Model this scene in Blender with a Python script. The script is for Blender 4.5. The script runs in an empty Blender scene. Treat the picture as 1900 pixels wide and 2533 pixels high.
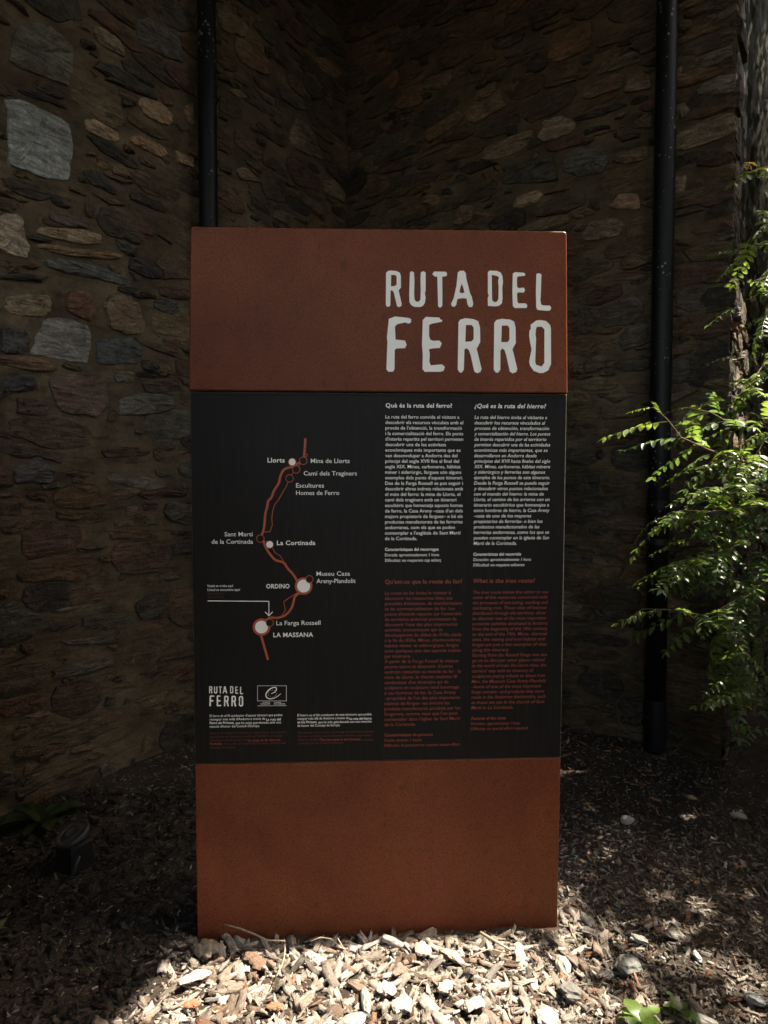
import bpy, math, random
import numpy as np
from mathutils import Vector, Matrix, noise as mnoise

R = math.radians
rnd = random.Random(11)
sc = bpy.context.scene
col = sc.collection

# ------------------------------------------------------------------ camera
CAM_Z, F, PITCH = 1.30, 1600.0, R(2.35)          # F in photo pixels (1900 x 2533)
cd = bpy.data.cameras.new('camera')
cd.sensor_fit = 'VERTICAL'; cd.sensor_height = 36.0; cd.lens = 36.0 * F / 2533.0
cd.clip_start = 0.02; cd.clip_end = 3000
cam = bpy.data.objects.new('camera', cd); col.objects.link(cam)
cam.location = (0, 0, CAM_Z); cam.rotation_euler = (R(90) - PITCH, 0, 0)
sc.camera = cam

# ------------------------------------------------------------------ sky, sun, exposure
SUN_AZ, SUN_EL = R(8.0), R(62)                    # azimuth measured from +x towards +y (behind the sign)
S_DIR = Vector((math.cos(SUN_AZ) * math.cos(SUN_EL), math.sin(SUN_AZ) * math.cos(SUN_EL), math.sin(SUN_EL)))
w = bpy.data.worlds.new('World'); sc.world = w; w.use_nodes = True
nt = w.node_tree; nt.nodes.clear()
sky = nt.nodes.new('ShaderNodeTexSky'); sky.sky_type = 'NISHITA'; sky.sun_disc = False
sky.sun_elevation = SUN_EL; sky.sun_rotation = R(90) - SUN_AZ
sky.air_density = 1.0; sky.dust_density = 4.0; sky.ozone_density = 0.3
bg = nt.nodes.new('ShaderNodeBackground'); bg.inputs[1].default_value = 0.15
wo = nt.nodes.new('ShaderNodeOutputWorld')
nt.links.new(sky.outputs[0], bg.inputs[0]); nt.links.new(bg.outputs[0], wo.inputs[0])
sl = bpy.data.lights.new('sun', 'SUN'); sl.energy = 3.0; sl.angle = R(0.42); sl.color = (1.0, 0.955, 0.90)
so = bpy.data.objects.new('sun', sl); col.objects.link(so)
so.rotation_euler = S_DIR.to_track_quat('Z', 'Y').to_euler(); so.location = S_DIR * 30
sc.view_settings.view_transform = 'Standard'; sc.view_settings.look = 'None'
sc.view_settings.exposure = 2.75; sc.view_settings.gamma = 1.0; sc.view_settings.use_curve_mapping = False
sc.view_settings.use_white_balance = True; sc.view_settings.white_balance_temperature = 7350; sc.view_settings.white_balance_tint = 10

# ------------------------------------------------------------------ helpers
def ray(px, py):
    x = (px - 950.0) / F; y = -(py - 1266.5) / F
    c, s = math.cos(PITCH), math.sin(PITCH)
    return Vector((x, c + y * s, y * c - s))
CAM = Vector((0, 0, CAM_Z))
def at_depth(px, py, d):
    r = ray(px, py); return CAM + r * (d / r.y)
def on_ground(px, py, z=0.0):
    r = ray(px, py); return CAM + r * ((z - CAM_Z) / r.z)

def link(o, parent=None):
    col.objects.link(o)
    if parent is not None: o.parent = parent
    return o
def empty(name, loc=(0, 0, 0), rz=0.0):
    o = bpy.data.objects.new(name, None); o.location = loc; o.rotation_euler = (0, 0, rz)
    o.empty_display_size = 0.1
    return link(o)
def tag(o, label=None, cat=None, group=None, kind=None):
    if label: o['label'] = label
    if cat: o['category'] = cat
    if group: o['group'] = group
    if kind: o['kind'] = kind
    return o
def mesh(name, V, Fc, mats, smooth=False, tint=None, mi=None, lc=None):
    me = bpy.data.meshes.new(name)
    me.from_pydata([tuple(v) for v in V], [], [tuple(f) for f in Fc])
    for m in (mats if isinstance(mats, (list, tuple)) else [mats]): me.materials.append(m)
    if mi is not None: me.polygons.foreach_set('material_index', mi)
    if tint is not None: set_tint(me, tint)
    if lc is not None: set_lc(me, lc)
    if smooth: me.polygons.foreach_set('use_smooth', [True] * len(me.polygons))
    me.update(); return me
def set_tint(me, t):
    n = len(me.vertices); t = np.asarray(t, dtype=np.float32)
    if t.ndim == 1: t = np.tile(t, (n, 1))
    a = me.attributes.new('tint', 'FLOAT_COLOR', 'POINT')
    a.data.foreach_set('color', np.hstack([t[:, :3], np.ones((n, 1), np.float32)]).astype(np.float32).ravel())
def set_lc(me, t):
    a = me.attributes.new('lc', 'FLOAT_VECTOR', 'POINT')
    a.data.foreach_set('vector', np.asarray(t, dtype=np.float32).ravel())
def obj(name, me, parent=None, loc=None):
    o = bpy.data.objects.new(name, me)
    if loc is not None: o.location = loc
    return link(o, parent)
def fast_mesh(name, V, faces, mat, tint=None, lc=None, smooth=False):
    """V (n,3), faces (m,k) numpy."""
    me = bpy.data.meshes.new(name); V = np.asarray(V, np.float32); faces = np.asarray(faces, np.int32)
    m, k = faces.shape
    me.vertices.add(len(V)); me.vertices.foreach_set('co', V.ravel())
    me.loops.add(m * k); me.loops.foreach_set('vertex_index', faces.ravel())
    me.polygons.add(m); me.polygons.foreach_set('loop_start', np.arange(0, m * k, k, dtype=np.int32))
    me.update(calc_edges=True); me.validate()
    me.materials.append(mat)
    if tint is not None: set_tint(me, tint)
    if lc is not None: set_lc(me, lc)
    if smooth: me.polygons.foreach_set('use_smooth', [True] * len(me.polygons))
    return me

# ------------------------------------------------------------------ materials
def mat(name):
    m = bpy.data.materials.new(name); m.use_nodes = True
    t = m.node_tree; t.nodes.clear()
    out = t.nodes.new('ShaderNodeOutputMaterial'); b = t.nodes.new('ShaderNodeBsdfPrincipled')
    t.links.new(b.outputs[0], out.inputs[0])
    return m, t, b, out
def N(t, typ, **kw):
    n = t.nodes.new(typ)
    for k, v in kw.items():
        if k.startswith('i_'):
            key = k[2:]; n.inputs[int(key) if key.isdigit() else key].default_value = v
        else: setattr(n, k, v)
    return n
def ramp(t, fac, stops):
    r = t.nodes.new('ShaderNodeValToRGB'); e = r.color_ramp.elements
    while len(e) < len(stops): e.new(0.5)
    for i, (p, c) in enumerate(stops):
        e[i].position = p; e[i].color = (c[0], c[1], c[2], 1) if isinstance(c, (tuple, list)) else (c, c, c, 1)
    t.links.new(fac, r.inputs[0]); return r.outputs[0]
def mix(t, a, b, fac, mode='MIX'):
    n = t.nodes.new('ShaderNodeMix'); n.data_type = 'RGBA'; n.blend_type = mode
    for s, v in ((n.inputs[0], fac), (n.inputs[6], a), (n.inputs[7], b)):
        if hasattr(v, 'is_output'): t.links.new(v, s)
        else: s.default_value = v if isinstance(v, (int, float)) else (v[0], v[1], v[2], 1)
    return n.outputs[2]
def noise(t, vec, scale, detail=4, rough=0.55, dist=0.0):
    n = N(t, 'ShaderNodeTexNoise', i_Scale=scale, i_Detail=detail, i_Roughness=rough, i_Distortion=dist)
    if vec is not None: t.links.new(vec, n.inputs['Vector'])
    return n.outputs[0]
def mapping(t, vec, scale=(1, 1, 1), rot=(0, 0, 0)):
    m = N(t, 'ShaderNodeMapping'); m.inputs['Scale'].default_value = scale; m.inputs['Rotation'].default_value = rot
    t.links.new(vec, m.inputs[0]); return m.outputs[0]
def bump(t, b, h, strength=0.5, dist=0.01, prev=None):
    n = N(t, 'ShaderNodeBump', i_Strength=strength, i_Distance=dist); t.links.new(h, n.inputs['Height'])
    if prev is not None: t.links.new(prev, n.inputs['Normal'])
    t.links.new(n.outputs[0], b.inputs['Normal']); return n.outputs[0]
def objco(t):
    return N(t, 'ShaderNodeTexCoord').outputs['Object']

def make_stone_mat():
    m, t, b, _ = mat('schist_stone')
    at = N(t, 'ShaderNodeAttribute', attribute_name='tint').outputs['Color']
    oi = N(t, 'ShaderNodeObjectInfo').outputs['Random']
    co = objco(t)
    va = N(t, 'ShaderNodeVectorMath', operation='ADD'); t.links.new(co, va.inputs[0])
    vm = N(t, 'ShaderNodeVectorMath', operation='SCALE', i_3=37.0)
    cb = N(t, 'ShaderNodeCombineXYZ'); t.links.new(oi, cb.inputs[0]); t.links.new(oi, cb.inputs[2])
    t.links.new(cb.outputs[0], vm.inputs[0]); t.links.new(vm.outputs[0], va.inputs[1]); v = va.outputs[0]
    lam = noise(t, mapping(t, v, (1, 1, 5.5), (0, R(8), 0)), 14, 6, 0.62, 0.6)
    blot = noise(t, v, 16, 5, 0.65, 0.4)
    fine = noise(t, v, 110, 3, 0.6)
    c1 = mix(t, at, (0.26, 0.195, 0.135), ramp(t, blot, [(0.54, 0.0), (0.75, 0.30)]))
    c2 = mix(t, c1, (0.018, 0.015, 0.013), ramp(t, blot, [(0.27, 0.75), (0.45, 0.0)]))
    rust = noise(t, mapping(t, v, (1, 1, 2)), 9, 4, 0.6)
    c2b = mix(t, c2, (0.10, 0.042, 0.016), ramp(t, rust, [(0.55, 0.0), (0.74, 0.5)]))
    c3 = mix(t, c2b, ramp(t, lam, [(0.28, 0.3), (0.5, 1.0), (0.72, 1.8)]), 0.9, 'MULTIPLY')
    c4 = mix(t, c3, ramp(t, fine, [(0.3, 0.6), (0.6, 1.1), (0.8, 1.7)]), 0.6, 'MULTIPLY')
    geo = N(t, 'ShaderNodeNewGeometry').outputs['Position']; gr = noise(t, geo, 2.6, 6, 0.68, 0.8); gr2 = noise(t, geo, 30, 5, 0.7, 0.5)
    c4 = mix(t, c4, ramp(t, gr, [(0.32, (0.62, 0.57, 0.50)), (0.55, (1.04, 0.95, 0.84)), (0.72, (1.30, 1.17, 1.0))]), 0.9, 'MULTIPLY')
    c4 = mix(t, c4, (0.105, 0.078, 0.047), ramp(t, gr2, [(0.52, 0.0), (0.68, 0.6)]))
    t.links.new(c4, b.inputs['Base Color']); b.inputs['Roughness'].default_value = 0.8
    b.inputs['Specular IOR Level'].default_value = 0.25
    n1 = bump(t, b, lam, 1.0, 0.016); n2 = bump(t, b, blot, 0.9, 0.020, n1); n3 = bump(t, b, gr2, 0.8, 0.010, n2); bump(t, b, fine, 0.6, 0.004, n3)
    return m
def make_mortar_mat():
    m, t, b, _ = mat('lime_mortar'); co = objco(t)
    a = noise(t, co, 5, 5, 0.6, 0.3); f = noise(t, co, 70, 5, 0.7); st = noise(t, mapping(t, co, (1, 1, 3.5)), 9, 5, 0.6, 0.5)
    c = ramp(t, a, [(0.3, (0.058, 0.043, 0.026)), (0.55, (0.110, 0.081, 0.049)), (0.75, (0.158, 0.120, 0.073))])
    c = mix(t, c, ramp(t, st, [(0.3, 0.4), (0.5, 1.0), (0.8, 1.15)]), 0.8, 'MULTIPLY')
    c = mix(t, c, ramp(t, f, [(0.3, 0.6), (0.7, 1.3)]), 0.7, 'MULTIPLY')
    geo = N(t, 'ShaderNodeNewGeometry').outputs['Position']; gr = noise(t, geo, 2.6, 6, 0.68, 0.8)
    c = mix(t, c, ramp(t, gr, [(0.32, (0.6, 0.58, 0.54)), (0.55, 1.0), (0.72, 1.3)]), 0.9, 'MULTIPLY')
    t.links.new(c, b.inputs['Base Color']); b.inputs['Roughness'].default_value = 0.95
    b.inputs['Specular IOR Level'].default_value = 0.15
    n1 = bump(t, b, st, 0.8, 0.012); bump(t, b, f, 0.8, 0.005, n1)
    return m
def make_moss_mat():
    m, t, b, _ = mat('mossy_render'); co = objco(t)
    a = noise(t, co, 6, 6, 0.65, 0.5); f = noise(t, co, 55, 5, 0.7)
    c = ramp(t, a, [(0.3, (0.030, 0.026, 0.016)), (0.5, (0.022, 0.024, 0.010)), (0.7, (0.050, 0.043, 0.026))])
    c = mix(t, c, ramp(t, f, [(0.3, 0.5), (0.7, 1.5)]), 0.8, 'MULTIPLY')
    t.links.new(c, b.inputs['Base Color']); b.inputs['Roughness'].default_value = 0.95
    b.inputs['Specular IOR Level'].default_value = 0.03
    n1 = bump(t, b, a, 0.5, 0.02); bump(t, b, f, 0.8, 0.006, n1)
    return m
def make_rust_mat(name='rusted_steel', k=(1, 1, 1)):
    m, t, b, _ = mat(name); co = objco(t)
    big = noise(t, co, 3.2, 5, 0.6, 0.5); sp = noise(t, co, 210, 3, 0.6, 1.2); sp2 = noise(t, co, 330, 2, 0.5, 0.5)
    mid = noise(t, co, 24, 4, 0.6)
    c = ramp(t, big, [(0.3, (0.146, 0.035, 0.0130)), (0.5, (0.168, 0.042, 0.0138)), (0.7, (0.184, 0.053, 0.0160))])
    run = noise(t, mapping(t, co, (1, 1, 0.12)), 9, 4, 0.6, 0.3); blt = noise(t, co, 1.7, 3, 0.5, 0.8)
    c = mix(t, c, ramp(t, run, [(0.3, 0.90), (0.7, 1.08)]), 0.6, 'MULTIPLY'); c = mix(t, c, ramp(t, blt, [(0.3, 0.72), (0.7, 1.2)]), 0.8, 'MULTIPLY')
    c = mix(t, c, k, 1.0, 'MULTIPLY')
    c = mix(t, c, (0.036, 0.013, 0.009), ramp(t, sp, [(0.38, 0.5), (0.52, 0.0)]))
    c = mix(t, c, ramp(t, sp2, [(0.3, 0.75), (0.7, 1.2)]), 0.8, 'MULTIPLY')
    c = mix(t, c, (0.045, 0.019, 0.013), ramp(t, mid, [(0.28, 0.5), (0.4, 0.0)]))
    t.links.new(c, b.inputs['Base Color'])
    b.inputs['Roughness'].default_value = 0.42; b.inputs['Specular IOR Level'].default_value = 0.12
    bump(t, b, sp, 0.35, 0.0015)
    return m
def plain(name, c, rough=0.6, spec=0.4, vary=0.15, scale=30, metal=0.0):
    m, t, b, _ = mat(name); f = noise(t, objco(t), scale, 4, 0.6)
    cc = mix(t, c, ramp(t, f, [(0.3, 1 - vary), (0.7, 1 + vary)]), 1.0, 'MULTIPLY')
    t.links.new(cc, b.inputs['Base Color']); b.inputs['Roughness'].default_value = rough
    b.inputs['Specular IOR Level'].default_value = spec; b.inputs['Metallic'].default_value = metal
    return m
def make_panel_mat():
    m, t, b, _ = mat('black_print_panel'); co = objco(t)
    sc_ = noise(t, mapping(t, co, (1, 1, 0.06)), 90, 3, 0.6); d = noise(t, co, 4, 4, 0.6)
    c = mix(t, (0.0115, 0.0095, 0.008), (0.016, 0.013, 0.0105), ramp(t, sc_, [(0.4, 0.0), (0.7, 1.0)]))
    t.links.new(c, b.inputs['Base Color']); t.links.new(ramp(t, d, [(0.3, 0.42), (0.7, 0.52)]), b.inputs['Roughness'])
    b.inputs['Specular IOR Level'].default_value = 0.10
    return m
def make_pipe_mat():
    m, t, b, _ = mat('black_pipe_paint'); co = objco(t)
    v = N(t, 'ShaderNodeTexVoronoi', i_Scale=36.0, i_Randomness=1.0); t.links.new(co, v.inputs[0])
    g = noise(t, mapping(t, co, (1, 1, 0.35)), 7, 4, 0.7)
    spot = N(t, 'ShaderNodeMath', operation='LESS_THAN'); t.links.new(v.outputs['Distance'], spot.inputs[0])
    sz = N(t, 'ShaderNodeMath', operation='MULTIPLY', i_1=0.30); t.links.new(ramp(t, g, [(0.38, 0.0), (0.68, 1.0)]), sz.inputs[0])
    t.links.new(sz.outputs[0], spot.inputs[1])
    c = mix(t, (0.006, 0.006, 0.006), (0.13, 0.13, 0.115), spot.outputs[0])
    t.links.new(c, b.inputs['Base Color']); b.inputs['Roughness'].default_value = 0.5; b.inputs['Specular IOR Level'].default_value = 0.2
    return m
def make_chip_mat():
    m, t, b, _ = mat('bark_mulch')
    at = N(t, 'ShaderNodeAttribute', attribute_name='tint').outputs['Color']
    lc = N(t, 'ShaderNodeAttribute', attribute_name='lc').outputs['Vector']
    fib = noise(t, mapping(t, lc, (0.22, 1, 1)), 320, 5, 0.65, 0.3); bl = noise(t, lc, 60, 4, 0.6); fn = noise(t, lc, 700, 2, 0.5)
    c = mix(t, at, ramp(t, fib, [(0.28, 0.35), (0.5, 1.0), (0.75, 1.35)]), 0.85, 'MULTIPLY')
    c = mix(t, c, (0.085, 0.05, 0.03), ramp(t, bl, [(0.3, 0.65), (0.46, 0.0)]))
    c = mix(t, c, ramp(t, fn, [(0.3, 0.75), (0.7, 1.2)]), 0.7, 'MULTIPLY')
    t.links.new(c, b.inputs['Base Color']); b.inputs['Roughness'].default_value = 0.85
    b.inputs['Specular IOR Level'].default_value = 0.25
    n1 = bump(t, b, fib, 1.0, 0.004); bump(t, b, bl, 0.5, 0.005, n1)
    return m
def make_soil_mat():
    m, t, b, _ = mat('dark_soil'); co = objco(t)
    a = noise(t, co, 3, 5, 0.6); f = noise(t, co, 60, 5, 0.7); g = noise(t, co, 220, 3, 0.6)
    c = ramp(t, a, [(0.3, (0.026, 0.019, 0.014)), (0.7, (0.055, 0.041, 0.030))])
    c = mix(t, c, ramp(t, f, [(0.3, 0.5), (0.7, 1.5)]), 0.8, 'MULTIPLY')
    c = mix(t, c, (0.22, 0.18, 0.14), ramp(t, g, [(0.60, 0.0), (0.75, 0.5)]))
    t.links.new(c, b.inputs['Base Color']); b.inputs['Roughness'].default_value = 0.95
    b.inputs['Specular IOR Level'].default_value = 0.2
    n1 = bump(t, b, f, 1.0, 0.012); bump(t, b, g, 0.6, 0.004, n1)
    return m
def make_leaf_mat():
    m, t, b, out = mat('green_leaf')
    at = N(t, 'ShaderNodeAttribute', attribute_name='tint').outputs['Color']
    f = noise(t, objco(t), 40, 3, 0.6)
    c = mix(t, at, ramp(t, f, [(0.3, 0.75), (0.7, 1.25)]), 0.8, 'MULTIPLY')
    t.links.new(c, b.inputs['Base Color']); b.inputs['Roughness'].default_value = 0.38
    b.inputs['Specular IOR Level'].default_value = 0.5
    tr = N(t, 'ShaderNodeBsdfTranslucent')
    c2 = mix(t, c, (3.3, 3.4, 1.8), 1.0, 'MULTIPLY'); t.links.new(c2, tr.inputs[0])
    ms = N(t, 'ShaderNodeMixShader', i_0=0.38); t.links.new(b.outputs[0], ms.inputs[1]); t.links.new(tr.outputs[0], ms.inputs[2])
    t.links.new(ms.outputs[0], out.inputs[0])
    return m
def make_pebble_mat():
    m, t, b, _ = mat('pebble'); co = objco(t)
    at = N(t, 'ShaderNodeAttribute', attribute_name='tint').outputs['Color']
    f = noise(t, co, 45, 5, 0.65); g = noise(t, co, 260, 3, 0.6)
    c = mix(t, at, ramp(t, f, [(0.3, 0.7), (0.7, 1.25)]), 0.9, 'MULTIPLY'); c = mix(t, c, ramp(t, g, [(0.3, 0.8), (0.7, 1.2)]), 0.7, 'MULTIPLY')
    t.links.new(c, b.inputs['Base Color']); b.inputs['Roughness'].default_value = 0.75
    bump(t, b, f, 0.5, 0.004)
    return m
M_STONE = make_stone_mat(); M_MORTAR = make_mortar_mat(); M_MOSS = make_moss_mat(); M_RUST = make_rust_mat(); M_RUST_BASE = make_rust_mat('rusted_steel_dusty', (1.02, 1.08, 1.35))
M_PANEL = make_panel_mat(); M_PIPE = make_pipe_mat(); M_CHIP = make_chip_mat(); M_SOIL = make_soil_mat()
M_LEAF = make_leaf_mat(); M_PEB = make_pebble_mat()
M_CREAM = plain('cream_print', (0.88, 0.83, 0.73), 0.5, 0.3, 0.03)
M_ORANGE = plain('orange_print', (0.25, 0.055, 0.027), 0.5, 0.3, 0.08)
M_ROUTE = plain('route_print', (0.42, 0.085, 0.035), 0.5, 0.3, 0.04)
M_FADED = plain('faded_orange_print', (0.11, 0.030, 0.018), 0.5, 0.3, 0.12)
M_BLACKDOT = plain('black_print', (0.013, 0.012, 0.011), 0.45, 0.4, 0.1)
M_EDGE = plain('worn_metal_edge', (0.085, 0.075, 0.065), 0.5, 0.4, 0.5, 60)
M_WOOD = plain('dark_timber', (0.10, 0.07, 0.045), 0.8, 0.2, 0.4, 12)
M_BLKMETAL = plain('black_lamp_housing', (0.010, 0.010, 0.010), 0.5, 0.4, 0.2)
M_GREYMETAL = plain('grey_lamp_ring', (0.035, 0.035, 0.034), 0.45, 0.5, 0.2)
M_TWIG = plain('dry_twig', (0.30, 0.235, 0.17), 0.85, 0.2, 0.35, 60)
M_BRANCH = plain('branch_bark', (0.13, 0.085, 0.055), 0.85, 0.2, 0.35, 40)

# ------------------------------------------------------------------ ground
def gz(x, y):
    """height of the ground surface"""
    t = min(1, max(0, (1.05 - x) / 0.5)); m = min(1, max(0, (2.5 - y) / 0.5))
    k = -0.058 * t * t * (3 - 2 * t) * m
    return k + 0.012 * mnoise.noise(Vector((x * 2.3, y * 2.3, 0.3))) + 0.006 * mnoise.noise(Vector((x * 9, y * 9, 3.1)))
def build_ground():
    xs = np.concatenate([[-400, -60, -12, -5], np.arange(-2.8, 3.61, 0.04), [5, 12, 60, 400]])
    ys = np.concatenate([[-400, -60, -12, -3, 0.4], np.arange(1.0, 5.21, 0.04), [7, 14, 60, 400]])
    V = [(x, y, gz(x, y) if -3 < x < 4 and 0.9 < y < 5.3 else -0.01) for y in ys for x in xs]
    nx = len(xs); Fc = [(j * nx + i, j * nx + i + 1, (j + 1) * nx + i + 1, (j + 1) * nx + i) for j in range(len(ys) - 1) for i in range(nx - 1)]
    o = obj('ground', mesh('ground', V, Fc, M_SOIL, True)); tag(o, kind='structure')
build_ground()

# ------------------------------------------------------------------ rubble walls
AL = R(35)
UL = Vector((-math.sin(AL), -math.cos(AL), 0)); CORNER = Vector((-0.241, 4.31, 0))
UR = Vector((-math.cos(AL), math.sin(AL), 0)); OUTER = Vector((1.60, 3.02, 0))
LEN_R = 2.255
WALL_H = 4.95
class Frame:
    def __init__(s, O, U):
        s.O, s.U = O, U; s.N = Vector((-U.y, U.x, 0)); s.rz = math.atan2(U.y, U.x)
    def from_px(s, px, py):
        r = ray(px, py); t = (s.O - CAM).dot(s.N) / r.dot(s.N); P = CAM + r * t - s.O
        return (P.dot(s.U), P.z)
    def world(s, u, n, z): return s.O + s.U * u + s.N * n + Vector((0, 0, z))
FL = Frame(CORNER, UL); FR = Frame(OUTER, UR)
RET_L = 3.4
FT = Frame(OUTER - UL * RET_L, UL)
PAL = [((0.17, 0.128, 0.082), 6), ((0.21, 0.152, 0.092), 4), ((0.12, 0.098, 0.072), 5), ((0.19, 0.118, 0.068), 2.5),
       ((0.080, 0.072, 0.062), 4), ((0.135, 0.126, 0.102), 3), ((0.27, 0.20, 0.135), 1.3), ((0.15, 0.09, 0.065), 3), ((0.20, 0.18, 0.145), .8)]
def pick(rg):
    k = rg.random() * sum(p[1] for p in PAL)
    for c, wgt in PAL:
        k -= wgt
        if k <= 0: break
    f = rg.uniform(0.8, 1.2)
    return tuple(x * f * rg.uniform(0.93, 1.07) for x in c)
def inpoly(X, Z, P):
    ins = np.zeros(X.shape, bool); n = len(P)
    for i in range(n):
        x1, z1 = P[i]; x2, z2 = P[(i + 1) % n]
        if z1 == z2: continue
        c = ((z1 > Z) != (z2 > Z)) & (X < (x2 - x1) * (Z - z1) / (z2 - z1) + x1)
        ins ^= c
    return ins
def rubble(L, H, heroes, seed, rough=1.0, tilt=5, mult=1.0):
    rg = random.Random(seed); res = 0.007
    nx, nz = int(L / res), int(H / res)
    gx, gzz = np.meshgrid((np.arange(nx) + .5) * res, (np.arange(nz) + .5) * res)
    wr = np.random.RandomState(seed)
    def smooth(sx, sz, amp):
        k = wr.rand(int(nz / sz) + 3, int(nx / sx) + 3) * 2 - 1
        ix = np.arange(nx) / sx; iz = np.arange(nz) / sz
        x0 = ix.astype(int); z0 = iz.astype(int); fx = ix - x0; fz = (iz - z0)[:, None]
        a = k[z0][:, x0] * (1 - fx) + k[z0][:, x0 + 1] * fx; b = k[z0 + 1][:, x0] * (1 - fx) + k[z0 + 1][:, x0 + 1] * fx
        return amp * (a * (1 - fz) + b * fz)
    wx = gx + smooth(9, 9, 0.012) + smooth(4, 4, 0.006); wz = gzz + smooth(40, 40, 0.03) + smooth(8, 5, 0.010) + smooth(4, 3, 0.005)
    occ = np.zeros((nz, nx), bool); stones = []
    for P, c in heroes:
        P = [(u, z) for u, z in P]
        us = [p[0] for p in P]; zs = [p[1] for p in P]
        i0, i1 = max(0, int(min(us) / res) - 2), min(nx, int(max(us) / res) + 3); k0, k1 = max(0, int(min(zs) / res) - 2), min(nz, int(max(zs) / res) + 3)
        if i1 <= i0 or k1 <= k0: continue
        m = inpoly(gx[k0:k1, i0:i1], gzz[k0:k1, i0:i1], P)
        occ[k0:k1, i0:i1] |= m
        cx, cz = float(np.mean(us)), float(np.mean(zs))
        # area-weighted resample into 16 points
        Q = []
        for i in range(len(P)):
            a, b2 = P[i], P[(i + 1) % len(P)]; Q.append((a[0] - cx, a[1] - cz))
            if math.dist(a, b2) > 0.05: Q.append(((a[0] + b2[0]) / 2 - cx + rg.uniform(-.004, .004), (a[1] + b2[1]) / 2 - cz + rg.uniform(-.004, .004)))
        A = sum(Q[i][0] * Q[(i + 1) % len(Q)][1] - Q[(i + 1) % len(Q)][0] * Q[i][1] for i in range(len(Q)))
        if A < 0: Q.reverse()
        Q2 = []
        for i in range(len(Q)):
            a, b2 = Q[i], Q[(i + 1) % len(Q)]
            for f in (.22, .78): Q2.append((a[0] + (b2[0] - a[0]) * f + rg.uniform(-.0028, .0028), a[1] + (b2[1] - a[1]) * f + rg.uniform(-.0028, .0028)))
        Q = Q2; stones.append(dict(c=(cx, cz), out=Q, col=c, hero=True))
    hocc = occ.copy(); seeds = []
    sched = [((.09, .16), (.045, .075), 260), ((.07, .14), (.024, .045), 1100), ((.06, .13), (.011, .02), 1300), ((.022, .05), (.016, .03), 1500), ((.02, .05), (.009, .014), 1500)]
    for (a0, a1), (b0, b1), tries in sched:
        for _ in range(int(tries * mult)):
            a, b = rg.uniform(a0, a1), rg.uniform(b0, b1); th = R(rg.gauss(0, tilt))
            cx, cz = rg.uniform(0, L), rg.uniform(0, H)
            i0, i1 = max(0, int((cx - a * 1.5) / res)), min(nx, int((cx + a * 1.5) / res) + 1); k0, k1 = max(0, int((cz - (b * 1.5 + a * .2)) / res)), min(nz, int((cz + b * 1.5 + a * .2) / res) + 1)
            dx, dz = wx[k0:k1, i0:i1] - cx, wz[k0:k1, i0:i1] - cz
            xr, zr = dx * math.cos(th) + dz * math.sin(th), -dx * math.sin(th) + dz * math.cos(th)
            m = (np.abs(xr) / a) ** 2.8 + (np.abs(zr) / b) ** 2.8 < 1
            s = m.sum()
            if s < 6 or occ[k0:k1, i0:i1][m].sum() > 0.07 * s: continue
            occ[k0:k1, i0:i1] |= m; seeds.append((cx, cz, a, b, th))
    best = np.full((nz, nx), 1e9, np.float32); lab = np.full((nz, nx), -1, np.int32)
    for si, (cx, cz, a, b, th) in enumerate(seeds):
        g = 1.5
        i0, i1 = max(0, int((cx - a * g) / res)), min(nx, int((cx + a * g) / res) + 1); k0, k1 = max(0, int((cz - (b * g + a * .2)) / res)), min(nz, int((cz + b * g + a * .2) / res) + 1)
        dx, dz = wx[k0:k1, i0:i1] - cx, wz[k0:k1, i0:i1] - cz
        xr, zr = dx * math.cos(th) + dz * math.sin(th), -dx * math.sin(th) + dz * math.cos(th)
        cap = rg.uniform(1.2, 2.6)
        m = (np.abs(xr) / a) ** 2.8 + (np.abs(zr) / b) ** 2.8
        ok = (m < best[k0:k1, i0:i1]) & (m < cap) & ~hocc[k0:k1, i0:i1]
        best[k0:k1, i0:i1][ok] = m[ok]; lab[k0:k1, i0:i1][ok] = si
    for si, (cx, cz, a, b, th) in enumerate(seeds):
        n = 14; Q = []
        for k in range(n):
            p = 2 * math.pi * k / n + rg.uniform(-.12, .12)
            ex, ez = math.cos(p) * a, math.sin(p) * b
            dx, dz = ex * math.cos(th) - ez * math.sin(th), ex * math.sin(th) + ez * math.cos(th)
            l = math.hypot(dx, dz); dx, dz = dx / l, dz / l; r = 0.006
            while r < 0.3:
                i, kk = int((cx + dx * r) / res), int((cz + dz * r) / res)
                if not (0 <= i < nx and 0 <= kk < nz) or lab[kk, i] != si: break
                r += 0.004
            r = max(0.006, r - 0.0045)
            Q.append((dx * r, dz * r))
        if max(abs(q[0]) for q in Q) < 0.012: continue
        stones.append(dict(c=(cx, cz), out=Q, col=pick(rg), hero=False))
    return stones
STONE_K = 0.76
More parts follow.
